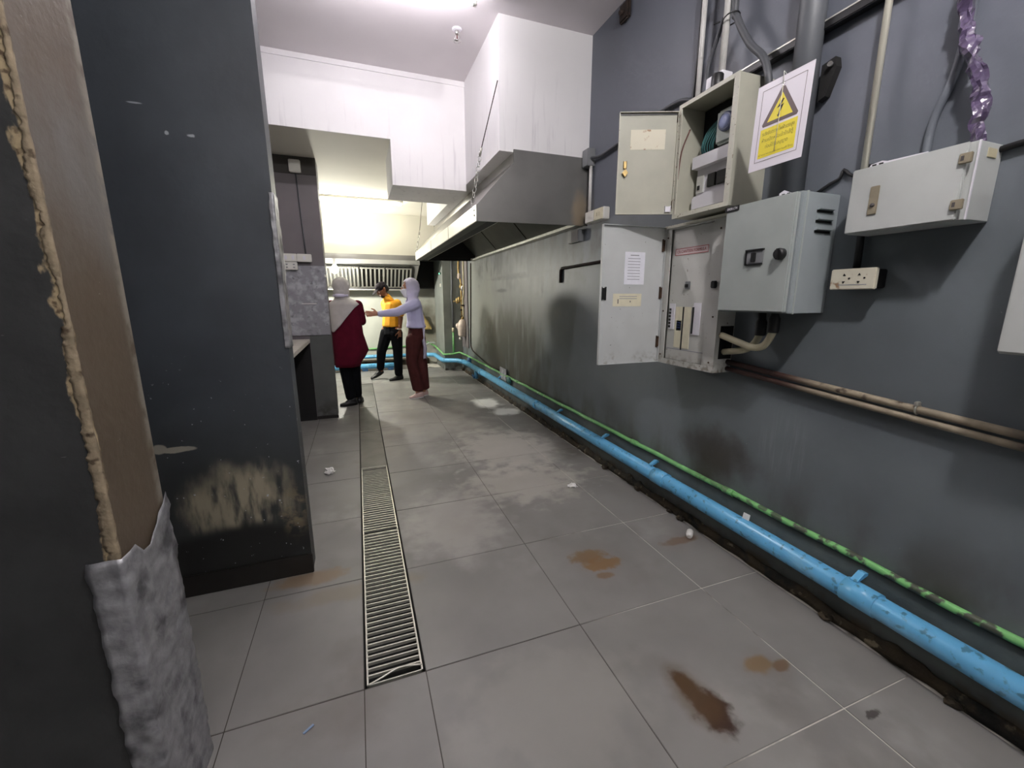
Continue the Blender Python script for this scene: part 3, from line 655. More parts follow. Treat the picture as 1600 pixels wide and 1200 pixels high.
# door A swung out
ux = Vector((-.93, .367, 0)).normalized()
XA = frame((XW - D - .005, Y1 + .006, Z0 + .022), ux, (0, 0, 1)) @ Matrix.Diagonal((.87, .925, 1, 1))    # +x from hinge to free edge, normal faces viewer (or away)
sgn = 1 if XA.col[2].y < 0 else -1
dr = MB(XA).box((0, 0, -.0015), (.335, ht - .008, .0015)).build('door', 'cab_beige', t)
b = MB(XA); q = .014 * sgn
for (a, c) in (((0, 0), (.335, .003)), ((0, ht - .011), (.335, ht - .008)), ((0, 0), (.003, ht - .008)), ((.332, 0), (.335, ht - .008))): b.box((a[0], a[1], 0), (c[0], c[1], q))
b.build('door_flange', 'cab_cream', dr)
MB(XA).box((.006, ht - .022, 0), (.33, ht - .015, .004 * sgn)).build('door_seal', 'black', dr)
MB(XA).box((.065, .335, .0015 * sgn), (.265, .435, .0026 * sgn)).build('door_label', 'label_old', dr)
MB(XA).box((.282, .24, 0), (.30, .275, .01 * sgn), .002).build('lock_hasp', 'brass', dr)
MB(XA).prism([(.29, .195, .006 * sgn), (.307, .215, .006 * sgn), (.29, .235, .006 * sgn), (.273, .215, .006 * sgn)], (0, 0, .010 * sgn)).build('padlock', 'brass', dr)
for z in (.03, ht - .06): MB(XA).tube([(0, z, .004 * sgn), (0, z + .04, .004 * sgn)], .006, 8).build('hinge', 'rusty_hinge', dr)
MB(XA).box((.012, .012, 0), (.045, .04, .016 * sgn), .004).build('corner_clip', 'cover_white', dr)
# B: breaker panel, open
Y0, Y1, Z0, Z1, D = 1.59, 2.005, .928, 1.688, .112
t = thing('breaker_panel', (XW, 1.8, Z0), 'white breaker panel with door open, lowest of the group', 'cabinet')
X = xw(Y1, Z0); wd, ht = Y1 - Y0, Z1 - Z0
hollow(X, 0, wd, 0, ht, D, .006).build('cabinet_body', 'panel_white', t)
b = MB(X); e = .045
b.box((0, 0, D - .002), (e, ht, D + .003)); b.box((wd - .075, 0, D - .002), (wd, ht, D + .003)); b.box((e, 0, D - .002), (wd - .075, .03, D + .003)); b.box((e, ht - .02, D - .002), (wd - .075, ht, D + .003))
b.build('front_frame', 'panel_white', t)
ip = MB(X).box((e, .03, D - .016), (wd - .075, ht - .02, D - .012)).build('inner_cover', 'panel_white', t)
MB(X).box((e + .005, .088, D - .0125), (wd - .08, .092, D - .011)).build('cover_joint', 'print_grey', ip)
for (u0, u1, w0, w1, mt_, nm) in ((.108, .158, .10, .325, 'label_cream', 'circuit_label'), (.172, .222, .10, .325, 'label_cream', 'circuit_label'), (.161, .169, .09, .325, 'black', 'centre_slot'), (.12, .157, .195, .25, 'paper', 'handwritten_note')):
    MB(X).box((u0, w0, D - .012), (u1, w1, D - .0095)).build(nm, mt_, ip)
for q in range(3): MB(X).tube([(.123, .21 + q * .014, D - .009), (.135, .212 + q * .014, D - .009), (.152, .209 + q * .013, D - .009)], .0012, 5, 4).build('note_stroke', 'print_blue', ip)
br = MB(X).box((.06, .20, D - .014), (.10, .325, D - .006)).build('breaker_row', 'cover_white', ip)
for q in range(6): MB(X).box((.062, .208 + q * .019, D - .006), (.076, .221 + q * .019, D - .001), .001).build('breaker_toggle', 'black', br)
br = MB(X).box((.236, .18, D - .014), (.29, .33, D - .006)).build('breaker_row', 'cover_white', ip)
MB(X).box((.238, .185, D - .006), (.248, .325, D - .003)).build('breaker_slot', 'black', br)
MB(X).box((.055, .325, D - .012), (.10, .342, D - .008)).build('rail_end', 'cover_white', ip); MB(X).box((.24, .33, D - .012), (.29, .347, D - .008)).build('rail_end', 'cover_white', ip)
ms = MB(X).box((.165, .42, D - .012), (.20, .46, D - .006), .002).build('main_switch', 'grey_plastic', ip); MB(X).box((.176, .428, D - .006), (.19, .445, D + .006), .001).build('switch_lever', 'black', ms)
np2 = MB(X).box((.07, .60, D - .012), (.305, .636, D - .0105)).build('nameplate', 'print_pink', ip)
b = MB(X)
for (a, c) in (((.07, .60), (.305, .603)), ((.07, .633), (.305, .636)), ((.07, .60), (.073, .636)), ((.302, .60), (.305, .636))): b.box((a[0], a[1], D - .0105), (c[0], c[1], D - .0098))
b.build('nameplate_border', 'print_red', np2)
text('nameplate_lettering', 'CR-CANTEEN FORMULA', .022, X @ Matrix.Translation((.1875, .618, D - .0098)), 'print_red', np2, .205)
MB(X).box((wd - .05, .42, D + .002), (wd - .02, .455, D + .02), .004).build('latch', 'black', t)
MB(X).box((wd - .002, .07, .004), (wd + .0015, .235, .088)).build('conduit_opening', 'black_matt', t)
MB(X).box((-.006, ht - .012, .0), (wd + .004, ht + .002, D + .012)).build('rain_lip', 'cab_cream', t)
for (u, z) in ((.02, .05), (.02, .30), (.02, .70), (wd - .03, .05), (wd - .03, .28), (wd - .03, .70)): MB(X).lathe([(.005, 0), (.004, .003), (.001, .004)], (u, z, D + .003), (0, 0, 1), 8).build('screw', 'rusty_hinge', t)
ux = Vector((-1, .02, 0)).normalized()
XB = frame((XW - D - .006, Y1 + .008, Z0 + .002), ux, (0, 0, 1)); sgn = 1 if XB.col[2].y < 0 else -1
DW = .405
dr = MB(XB).box((0, 0, -.0015), (DW, ht - .004, .0015)).build('door', 'panel_door', t)
b = MB(XB); q = .016 * sgn
for (a, c) in (((0, 0), (DW, .003)), ((0, ht - .007), (DW, ht - .004)), ((0, 0), (.003, ht - .004)), ((DW - .003, 0), (DW, ht - .004))): b.box((a[0], a[1], 0), (c[0], c[1], q))
b.build('door_flange', 'panel_door', dr)
MB(XB).box((DW - .30 + .02, .445, .0016 * sgn), (DW - .16 + .01, .62, .003 * sgn)).build('circuit_list', 'paper', dr)
for q in range(9): MB(XB).box((DW - .27 + (.02 if q else .03), .60 - q * .016, .003 * sgn), (DW - .165 + (-.005 if q else -.02), .603 - q * .016 + (.002 if q == 0 else 0), .0034 * sgn)).build('list_line', 'print_grey', dr)
MB(XB).box((DW - .27, .325, .0016 * sgn), (DW - .085, .395, .003 * sgn)).build('door_label', 'label_cream', dr)
MB(XB).box((DW - .12, .34, .003 * sgn), (DW - .115, .365, .0034 * sgn)).build('label_mark', 'print_dark', dr); MB(XB).box((DW - .20, .347, .003 * sgn), (DW - .195, .356, .0034 * sgn)).build('label_mark', 'print_dark', dr)
for q in range(2): MB(XB).box((DW - .24, .378 - q * .012, .003 * sgn), (DW - .125, .381 - q * .012, .0034 * sgn)).build('label_line', 'print_grey', dr)
MB(XB).box((DW - .032, .365, .001 * sgn), (DW - .006, .425, .012 * sgn), .006).build('door_handle', 'black', dr)
for z in (.09, .37, .63): MB(XB).box((-.012, z, -.012), (.016, z + .06, .012), .004).build('hinge', 'rusty_hinge', dr, label='rusted hinge')
# C: switch cabinet, closed
Y0, Y1, Z0, Z1, D = 1.168, 1.495, 1.240, 1.688, .205
t = thing('switch_cabinet', (XW, 1.33, Z0), 'large closed grey-green switch cabinet with a black knob and side louvres', 'cabinet')
X = xw(Y1, Z0); wd, ht = Y1 - Y0, Z1 - Z0
cb = MB(X).box((0, 0, 0), (wd, ht, D), .002).build('cabinet_body', 'cab_green_side', t)
MB(X).box((wd - .006, -.002, D - .03), (wd + .003, ht + .002, D - .022)).build('rain_rib', 'cab_green', cb)
for q in range(3):
    z = .312 + q * .037
    MB(X).prism([(wd, z, .035), (wd, z + .012, .035), (wd + .012, z + .010, .035), (wd + .012, z + .003, .035)], (0, 0, .085)).build('louvre', 'cab_green_side', cb)
    MB(X).box((wd - .001, z - .008, .035), (wd + .002, z + .002, .12)).build('louvre_slot', 'black_matt', cb)
dr = MB(X).box((.004, .004, D + .002), (wd - .004, ht - .003, D + .022), .004).build('door', 'cab_green', t)
sw = MB(X).box((.135, .198, D + .022), (.213, .252, D + .026), .002).build('switch_window', 'grey_plastic', dr)
b = MB(X); b.box((.131, .25, D + .022), (.214, .256, D + .031)); b.box((.131, .195, D + .022), (.136, .256, D + .030)); b.box((.131, .193, D + .022), (.21, .197, D + .027)); b.build('window_bezel', 'black', sw)
MB(X).box((.166, .205, D + .026), (.182, .242, D + .040), .002).build('switch_lever', 'black', sw)
kn = MB(X).lathe([(.022, 0), (.022, .016), (.017, .024)], (.288, .226, D + .022), (0, 0, 1)).build('knob', 'black', dr)
MB(X).box((.278, .206, D + .026), (.298, .246, D + .052), .005).build('knob_grip', 'black', kn)
pl = MB(X).box((.0, .425, D + .022), (.07, .447, D + .0245)).build('nameplate', 'black', dr)
text('nameplate_lettering', 'EMDB-CTN', .0135, X @ Matrix.Translation((.037, .436, D + .0247)), 'cover_white', pl, .05)
for u0 in (.19,):
    mb = MB(X).prism([(u0, ht, .15), (u0, ht + .022, .15), (u0 + .02, ht + .03, .15), (u0 + .055, ht + .012, .15), (u0 + .10, ht, .15)], (0, 0, .004)).build('mounting_lug', 'cover_white', cb)
    for q in (.012, .034): MB(X).box((u0 + q, ht + .009, .1535), (u0 + q + .012, ht + .017, .155)).build('lug_slot', 'black', mb)
# D
Y0, Y1, Z0, Z1, D = .738, 1.052, 1.520, 1.730, .128
t = thing('junction_cabinet', (XW, .9, Z0), 'wide pale grey junction cabinet with two hinges and a beige latch', 'cabinet')
X = xw(Y1, Z0); wd, ht = Y1 - Y0, Z1 - Z0
cb = MB(X).box((0, 0, 0), (wd, ht, D - .01), .002).build('cabinet_body', 'cab_pale', t)
MB(X).box((wd - .0008, ht - .04, .03), (wd + .002, ht - .015, .075), .001).build('paint_spot', 'conduit_cream', cb)
dr = MB(X).box((.001, .001, D - .008), (wd - .016, ht - .001, D + .006), .003).build('door', 'cab_pale', t)
MB(X).box((.066, .053, D + .006), (.094, .143, D + .010), .002).build('latch', 'latch_beige', dr)
MB(X).lathe([(.007, 0), (.006, .004), (.002, .005)], (.080, .083, D + .010), (0, 0, 1), 10).build('keyhole', 'print_dark', dr)
for z in (.042, .165):
    h = MB(X).box((wd - .030, z - .014, D + .004), (wd - .002, z + .014, D + .014), .002).build('hinge', 'latch_beige', dr); MB(X).box((wd - .025, z - .006, D + .014), (wd - .018, z + .007, D + .0145)).build('hinge_slot', 'print_dark', h)
MB(X).box((wd - .0015, 0, D - .012), (wd + .0022, ht, D - .007)).build('body_rim', 'cover_white', cb)
mb = MB(X).prism([(.03, ht, .10), (.038, ht + .012, .10), (.07, ht + .016, .10), (.085, ht + .011, .10), (.19, ht + .008, .10), (.19, ht, .10)], (0, 0, .006)).build('mounting_lug', 'cover_white', cb)
for q in (.042, .062): MB(X).box((q, ht + .003, .1055), (q + .012, ht + .010, .1075)).build('lug_slot', 'black', mb)
# E
t = thing('edge_cabinet', (XW, .45, 1.155), 'pale grey cabinet cut off by the right edge of the view', 'cabinet')
X = xw(.585, 1.155)
MB(X).box((0, 0, 0), (.36, .52, .19), .003).build('cabinet_body', 'cab_pale', t); MB(X).box((.004, .004, .192), (.356, .516, .206), .004).build('door', 'cab_pale', t)

# ---- outlets and small boxes on the right wall
def socket_face(X, u, v, z, par):
    for du in (-.005,): 
        MB(X).prism([(u - .005, v + .010, z), (u + .005, v + .010, z), (u, v + .018, z)], (0, 0, .0012)).build('socket_slot', 'black', par)
        MB(X).prism([(u - .005, v - .010, z), (u + .005, v - .010, z), (u, v - .018, z)], (0, 0, .0012)).build('socket_slot', 'black', par)
        MB(X).lathe([(.0035, 0), (.0035, .0012)], (u + .018, v, z), (0, 0, 1), 8).build('socket_slot', 'black', par)
t = thing('outlet_box', (XW, 1.04, 1.33), 'stained white double outlet box below the wide junction cabinet', 'outlet')
X = xw(1.115, 1.330)
MB(X).box((.004, .004, 0), (.146, .070, .052), .003).build('back_box', 'black', t)
fp = MB(X).box((0, 0, .052), (.150, .075, .070), .003).build('face_plate', 'label_old', t)
socket_face(X, .048, .04, .070, fp); socket_face(X, .098, .04, .070, fp)
MB(X).box((.03, .016, .0700), (.125, .0185, .0706)).build('plate_seam', 'print_grey', fp)
tag(MB().tube([(1.755, 1.06, 1.40), (1.755, 1.062, 1.53)], .012, 8).build('outlet_cable', 'black', loc=(1.755, 1.06, 1.4)), 'black cable from the wide cabinet down to the double outlet', 'cable')
t = thing('twin_outlet', (XW, 2.9, 1.87), 'white two-gang outlet box on the wall beside the hood', 'outlet')
X = xw(3.03, 1.868)
MB(X).box((0, 0, 0), (.26, .085, .052), .004).build('back_box', 'white_plastic', t)
for k in range(2):
    p = MB(X).box((.004 + k * .128, .002, .052), (.126 + k * .128, .083, .058), .003).build('face_plate', 'label_cream' if k else 'white_plastic', t)
    for du in (-.018, .018): MB(X).box((.065 + k * .128 + du - .008, .03, .058), (.065 + k * .128 + du + .008, .055, .0605), .001).build('rocker', 'conduit_cream' if k else 'white_plastic', p)
t = thing('junction_box', (XW, 3.05, 2.30), 'grey square junction box at the upper corner of the hood', 'junction box')
X = xw(3.085, 2.285)
MB(X).box((0, 0, 0), (.085, .125, .06), .004).build('box_body', 'grey_plastic', t); MB(X).box((.003, .003, .06), (.082, .122, .066), .002).build('lid', 'grey_plastic', t)
tag(MB().tube([(1.745, 3.01, 2.285), (1.745, 3.01, 1.953)], .012, 10).build('hood_conduit', 'conduit_white', loc=(1.745, 3.01, 1.95)), 'white conduit between the grey junction box and the twin outlet', 'conduit')
tag(MB().tube([(1.74, 3.0, 2.34), (1.752, 2.9, 2.325), (1.755, 2.75, 2.33), (1.755, 2.4, 2.36), (1.755, 2.1, 2.37), (1.75, 1.95, 2.3), (1.74, 1.90, 2.2)], .011, 8, 6).build('hood_cable', 'cable_grey', loc=(1.75, 2.5, 2.3)), 'dark cable from the grey junction box running behind the open meter door', 'cable')
t = thing('junction_box', (XW, 3.22, 1.77), 'grey weathered junction box under the near end of the hood', 'junction box')
X = xw(3.33, 1.755)
MB(X).box((0, 0, 0), (.19, .095, .05), .004).build('box_body', 'grey_plastic', t); MB(X).box((.075, .003, .05), (.187, .092, .056), .002).build('lid', 'taupe_paint', t)
# conduits, cables and pipes above the cabinets
def run(name, pts, r, mat, label, cat, seg=10, sm=0): return tag(MB().tube(pts, r, seg, sm).build(name, mat, loc=pts[0]), label, cat)
run('wall_conduit', [(1.73, 1.925, 2.1), (1.73, 1.925, 3.198)], .013, 'conduit_white', 'white conduit rising to the ceiling left of the meter cabinet', 'conduit')
run('black_cable', [(1.752, 1.99, 1.9), (1.752, 1.985, 2.2), (1.752, 1.962, 2.6), (1.752, 1.955, 3.198)], .011, 'black', 'black cable beside the left white conduit above the meter cabinet', 'cable', 8, 6)
cw = thing('conduit_riser', (1.70, 1.73, 2.245), 'white conduit with a socket box standing on the meter cabinet', 'conduit')
X = xw(1.80, 2.236)
MB(X).box((0, 0, .05), (.10, .10, .115), .004).build('socket_box', 'cover_white', cw); MB(X).lathe([(.026, 0), (.028, .01), (.028, .07), (.022, .078)], (.075, .012, .115), (0, 1, 0), 12).build('gland', 'black', cw)
MB(X).box((.01, .0, .115), (.045, .05, .118)).build('box_shutter', 'black', cw)
MB().tube([(1.69, 1.735, 2.33), (1.70, 1.738, 3.198)], .016, 10).build('riser_pipe', 'conduit_white', cw)
MB().box((1.675, 1.70, 2.70), (1.775, 1.775, 2.74), .006).build('pipe_clamp', 'black', cw)
run('loop_cable', [(1.70, 1.76, 2.58), (1.71, 1.80, 2.52), (1.715, 1.845, 2.44), (1.71, 1.845, 2.37), (1.70, 1.80, 2.30)], .009, 'cable_grey', 'thin grey cable looping beside the socket box', 'cable', 8, 6)
run('grey_cable', [(1.70, 1.70, 3.198), (1.695, 1.695, 2.62), (1.695, 1.675, 2.53), (1.69, 1.59, 2.39), (1.685, 1.50, 2.285), (1.68, 1.455, 2.15), (1.70, 1.46, 2.02)], .015, 'cable_grey', 'thick grey cable bending down behind the warning sign', 'cable', 10, 6)
t = thing('cable_tie', (1.69, 1.715, 2.545), 'black tie holding the grey cable to the white riser', 'cable tie')
MB().torus((1.695, 1.712, 2.55), .036, .003, (0, .3, 1), 14).build('tie_loop', 'black', t); MB().tube([(1.66, 1.74, 2.545), (1.64, 1.76, 2.54)], .003, 6).build('tie_tail', 'black', t)
run('drain_pipe', [(1.722, 1.335, 1.70), (1.722, 1.342, 3.198)], .047, 'pipe_grey', 'thick grey painted pipe rising from the switch cabinet to the ceiling', 'pipe', 20)
t = thing('support_rail', (1.755, 1.0, 2.31), 'black horizontal support rail high on the wall behind the pipes', 'rail')
MB().box((1.735, .2, 2.295), (1.773, 1.72, 2.325), .003).build('rail_channel', 'black', t); MB().box((1.733, .2, 2.322), (1.76, 1.72, 2.327)).build('rail_edge', 'steel_bar', t)
t = thing('pipe_bracket', (1.75, 1.21, 2.12), 'black clamp bracket on the wall beside the warning sign', 'bracket')
MB().prism([(1.773, 1.288, 2.175), (1.773, 1.24, 2.185), (1.773, 1.232, 2.15), (1.773, 1.262, 2.06), (1.773, 1.288, 2.05)], (-.03, 0, 0)).build('clamp_plate', 'black_matt', t); MB().tube([(1.742, 1.25, 2.16), (1.725, 1.246, 2.16)], .009, 8).build('bolt', 'chrome', t)
run('wall_conduit', [(1.735, 1.075, 1.735), (1.735, 1.082, 2.6), (1.735, 1.082, 3.198)], .011, 'conduit_steel', 'shiny pale conduit rising from the wide junction cabinet', 'conduit')
run('painted_conduit', [(1.764, .915, 1.73), (1.764, .912, 1.85), (1.764, .875, 2.0), (1.764, .865, 2.3), (1.764, .865, 3.198)], .012, 'wall_paint', 'thin conduit painted in the wall colour behind the plastic wrap', 'conduit', 8, 6)
b = MB(); pts = []; rr = []
for i in range(150):
    z = 1.735 + i * .0098; y = .762 + .10 * min(1, (z - 1.735) / .40) + .007 * math.sin(z * 19); pts.append((1.725 + .006 * math.sin(z * 31), y, z))
    rr.append(max(.007, .016 + .008 * noise.noise(Vector((z * 16, 1, 2))) + .006 * noise.noise(Vector((z * 60, 5, 2)))))
b.tube(pts, rr, 14)
for v in b.bm.verts:
    q = Vector((v.co.x * 80, v.co.y * 80, v.co.z * 24)); v.co += Vector((noise.noise(q), noise.noise(q + Vector((9, 0, 0))), 0)) * .013
wo = tag(b.build('wrapped_cable', 'plastic_wrap', loc=pts[0]), 'cable bundle in crumpled purple plastic wrap above the wide cabinet', 'cable')
for p in wo.data.polygons: p.use_smooth = False
run('slack_cable', [(1.768, 1.285, 1.70), (1.766, 1.21, 1.735), (1.766, 1.175, 1.748), (1.766, 1.165, 1.775), (1.766, 1.13, 1.745), (1.766, 1.09, 1.765), (1.766, 1.05, 1.762)], .006, 'black', 'thin black kinked cable between the two right cabinets', 'cable', 6, 3)
run('slack_cable', [(1.762, .75, 1.715), (1.762, .69, 1.722), (1.762, .5, 1.742), (1.762, .2, 1.78)], .009, 'black', 'black cable leaving the wide cabinet towards the right edge', 'cable', 8, 4)
# flexible conduits under the switch cabinet
for k, (pts, lb) in enumerate((([(1.69, 1.372, 1.165), (1.69, 1.378, 1.13), (1.70, 1.41, 1.09), (1.71, 1.455, 1.062), (1.715, 1.50, 1.05), (1.715, 1.585, 1.035)], 'left beige flexible conduit curling under the switch cabinet'),
                             ([(1.655, 1.285, 1.185), (1.655, 1.288, 1.15), (1.66, 1.325, 1.095), (1.66, 1.38, 1.082), (1.665, 1.45, 1.095), (1.69, 1.585, 1.12)], 'right beige flexible conduit curling under the switch cabinet'))):
    t = thing('flexible_conduit', pts[0], lb, 'conduit')
    MB().tube(pts, .0155, 12, 8).build('hose', 'conduit_cream', t)
    MB().lathe([(.021, -.03), (.023, -.02), (.023, .03), (.016, .045), (.016, 1.240 - pts[0][2])], pts[0], (0, 0, 1), 12).build('gland', 'black', t)
# twin rusty pipes
run('rusty_pipe', [(1.752, 1.63, .985), (1.752, 1.2, .955), (1.752, .6, .918), (1.752, -.3, .87)], .013, 'rusty_pipe', 'upper rusty steel pipe along the right wall below the panel', 'pipe', 10)
run('rusty_pipe', [(1.752, 1.60, .948), (1.752, 1.2, .922), (1.752, .6, .884), (1.752, -.3, .836)], .012, 'rusty_pipe', 'lower rusty steel pipe along the right wall below the panel', 'pipe', 10)
t = thing('pipe_clip', (1.74, .78, .94), 'small clip on the upper rusty pipe', 'clip')
MB().torus((1.752, .80, .931), .016, .003, (0, 1, 0)).build('clip_band', 'steel_bar', t); MB().box((1.735, .795, .944), (1.757, .806, .958), .002).build('clip_screw', 'steel_bar', t)
run('capped_pipe', [(1.762, 2.62, 1.575), (1.762, 3.50, 1.565), (1.762, 3.52, 1.55), (1.762, 3.52, 1.44)], .012, 'old_rust', 'black L-shaped old pipe on the wall left of the open panel door', 'pipe', 8)
# ------------------------------------------------------------------ WARNING SIGN
XS = frame((1.545, 1.352, 1.787), (0, -1, .0), (.0, 0, 1))
XS = frame((1.50, 1.354, 1.787), (.01, -1, 0), (.0, -.03, 1))
sg = 1 if XS.col[2].x < 0 else -1
t = thing('warning_sign', (1.50, 1.25, 1.787), 'white sign with a yellow high-voltage triangle hanging beside the meter cabinet', 'sign')
G = [[XS @ Vector((.21 * i / 8, .295 * j / 10, sg * (.004 * math.sin(i * .9 + j * .35) * (j / 10) + .002))) for i in range(9)] for j in range(11)]
MB(XS).box((0, 0, 0), (.212, .297, .0015 * sg), .0004).build('laminated_sheet', 'sign_white', t)
def fl_(poly, z, mat, nm, par): return MB(XS).prism([(x, y, sg * z) for x, y in poly], (0, 0, sg * .0004)).build(nm, mat, par)
def ring(o, i, z, mat, nm, par):
    b = MB(XS); n = len(o)
    for k in range(n):
        a, c, d, e = o[k], o[(k + 1) % n], i[(k + 1) % n], i[k]; b.prism([(p[0], p[1], sg * z) for p in (a, c, d, e)], (0, 0, sg * .0004))
    return b.build(nm, mat, par)
ring([(.022, .028), (.19, .028), (.19, .276), (.022, .276)], [(.0234, .0294), (.1886, .0294), (.1886, .2746), (.0234, .2746)], .0016, 'sign_brown', 'printed_border', t)
tri = [(.040, .148), (.172, .148), (.176, .156), (.112, .262), (.100, .262), (.036, .156)]
fl_(tri, .0016, 'sign_brown', 'triangle_border', t)
fl_([(.056, .160), (.156, .160), (.106, .243)], .0021, 'sign_yellow', 'triangle_face', t)
fl_([(.112, .222), (.090, .196), (.104, .199), (.098, .172), (.094, .174), (.099, .165), (.105, .173), (.102, .173), (.117, .204), (.105, .201), (.116, .219)], .0026, 'sign_black', 'lightning_bolt', t)
fl_([(.034, .040), (.178, .040), (.178, .140), (.034, .140)], .0016, 'sign_yellow', 'text_panel', t)
XT = XS if sg > 0 else XS @ Matrix.Diagonal((1, 1, -1, 1))
for k, (tx, y, wd_, sz) in enumerate((('ระวังอันตราย ไฟฟ้าแรงสูง', .122, .126, .017), ('ห้ามเปิดหรือเข้าใกล้ตู้', .099, .122, .017), ('ก่อนได้รับอนุญาต', .076, .088, .017), ('ฝ่ายอาคารและสถานที่ โทร', .050, .136, .009))):
    text('sign_lettering', tx, sz, XS @ Matrix.Translation((.106, y, sg * .0021)), 'sign_text', t, wd_)
MB().tube([XS @ Vector((.104, .27, sg * .003)), XS @ Vector((.102, .31, sg * .006)), (1.66, 1.30, 2.075), (1.676, 1.32, 2.06)], .0016, 5).build('hanging_string', 'white_plastic', t)
MB(XS).lathe([(.006, 0), (.005, .001)], (.104, .270, .0022 * sg), (0, 0, sg), 12).build('eyelet', 'chrome', t)
MB().tube([XS @ Vector((.104, .265, sg * .004)), XS @ Vector((.106, .16, sg * .005)), XS @ Vector((.104, .05, sg * .004))], .0011, 5).build('string_tail', 'label_cream', t)

# ------------------------------------------------------------------ WATER PIPES
t = thing('blue_pipe', (1.70, 3.0, .2), 'long blue water pipe along the foot of the right wall', 'pipe')
bp = MB().tube([(1.70, -.35, .197), (1.70, 7.10, .205)], .0425, 18).build('pipe', 'blue_pvc', t)
for y in (.83, 1.95, 3.9, 6.0): MB().tube([(1.70, y - .055, .2), (1.70, y + .055, .2)], .0470, 18).build('coupling', 'blue_pvc', t)
for y in (.86, 2.05, 2.62, 5.2, 3.4): MB().prism([(1.695, y - .012, .243), (1.755, y - .012, .262), (1.755, y - .012, .272), (1.735, y - .012, .276), (1.695, y - .012, .250)], (0, .024, 0)).build('pipe_clip', 'blue_pvc', t)
MB().tube([(1.70, 6.3, .20), (1.70, 6.3, .05)], .034, 14).build('tee_branch', 'blue_pvc', t); MB().tube([(1.66, 6.3, .09), (1.64, 6.3, .08)], .038, 14).build('branch_cap', 'blue_dark', t)
MB().tube([(1.735, 6.85, .20), (1.735, 6.85, .31)], .04, 14).build('branch_collar', 'blue_dark', t)
run('blue_pipe', [(1.70, 7.10, .20), (1.62, 7.32, .20), (1.40, 7.42, .20), (1.385, 7.55, .2), (1.385, 8.25, .2), (1.22, 8.34, .2), (1.12, 8.36, .2)], .040, 'blue_pvc', 'blue water pipe bending round the foot of the pillar', 'pipe', 14)
run('blue_pipe', [(1.12, 8.36, .2), (.2, 8.40, .2), (-1.1, 8.40, .2)], .036, 'blue_pvc', 'blue water pipe along the foot of the back wall', 'pipe', 14)
run('blue_pipe', [(1.12, 8.36, .23), (1.12, 8.40, .5)], .036, 'blue_pvc', 'short vertical blue pipe stub by the back wall', 'pipe', 14)
t = thing('blue_pipe', (.2, 7.9, .1), 'lower blue pipe lying across the floor behind the people', 'pipe')
MB().tube([(-1.1, 7.95, .085), (.62, 7.95, .085)], .048, 16).build('pipe', 'blue_pvc', t)
for x in (-.6, .05, .5): MB().box((x - .05, 7.90, 0), (x + .05, 8.0, .05), .006).build('pipe_foot', 'blue_dark', t)
t = thing('green_pipe', (1.757, 3, .31), 'green water pipe lying along the top of the right plinth', 'pipe')
b = MB(); pts = [(1.756 + .003 * math.sin(i * 1.7), -.35 + i * .152, .309 + .004 * noise.noise(Vector((i * .7, 0, 0)))) for i in range(50)]; b.tube(pts, .0145, 10); b.build('pipe', 'green_pipe', t)
for y in (1.5, 2.3, 4.6): MB().tube([(1.756, y - .03, .309), (1.756, y + .03, .309)], .018, 10).build('pipe_joint', 'green_pipe', t)
run('green_pipe', [(1.757, 7.1, .31), (1.70, 7.44, .33), (1.58, 7.475, .30), (1.415, 7.475, .30), (1.415, 8.36, .36), (1.3, 8.6, .42)], .017, 'green_pipe', 'green water pipe wrapping round the pillar', 'pipe', 10)
run('green_pipe', [(1.25, 8.685, .36), (.3, 8.685, .32), (-1.1, 8.685, .30)], .017, 'green_pipe', 'green water pipe along the back wall above the blue one', 'pipe', 10)
run('hose', [(1.43, 8.40, .42), (1.30, 8.42, .42), (1.22, 8.44, .34), (1.19, 8.44, .22)], .014, 'cab_green', 'pale green hose curling down behind the pillar', 'hose', 8, 6)
t = thing('pillar_riser', (1.585, 7.47, .3), 'slim water riser on the front of the pillar, grey above and green below', 'pipe')
MB().tube([(1.60, 7.475, 2.2), (1.60, 7.475, 1.5), (1.585, 7.465, 1.35), (1.585, 7.46, 1.28), (1.60, 7.47, 1.18), (1.60, 7.475, .72)], .016, 8).build('grey_riser', 'pipe_grey', t)
MB().tube([(1.60, 7.475, .72), (1.60, 7.475, .30)], .016, 8).build('green_riser', 'green_pipe', t)
MB().tube([(1.60, 7.475, .70), (1.60, 7.475, .78)], .022, 8).build('riser_joint', 'conduit_cream', t)
# gas manifold
t = thing('gas_manifold', (1.70, 7.3, 1.3), 'brass gas valves and pipes on the wall in front of the pillar', 'gas manifold')
MB().box((1.755, 7.0, .45), (1.774, 7.42, 1.95)).build('back_board', 'taupe_paint', t)
MB().tube([(1.70, 7.36, 1.95), (1.70, 7.36, 1.72), (1.725, 7.30, 1.55), (1.725, 7.30, .95)], .016, 8, 3).build('main_pipe', 'brass', t)
MB().tube([(1.74, 7.18, 1.95), (1.74, 7.18, 1.40), (1.735, 7.22, 1.30), (1.735, 7.22, .95)], .014, 8, 3).build('second_pipe', 'conduit_cream', t)
for (x, y, z, m) in ((1.70, 7.33, 1.68, 'cast_metal'), (1.72, 7.28, 1.50, 'brass'), (1.725, 7.2, 1.47, 'chrome'), (1.69, 7.32, 1.28, 'brass'), (1.66, 7.34, 1.26, 'brass')):
    v = MB().lathe([(.016, -.05), (.028, -.035), (.03, 0), (.028, .035), (.016, .05)], (x, y, z), (0, 0, 1), 10).build('valve', m, t)
    MB().box((x - .045, y - .008, z - .006), (x - .01, y + .008, z + .006), .002).build('valve_lever', 'brass', v)
MB().tube([(1.725, 7.29, 1.27), (1.60, 7.38, 1.25)], .013, 8).build('side_branch', 'brass', t)
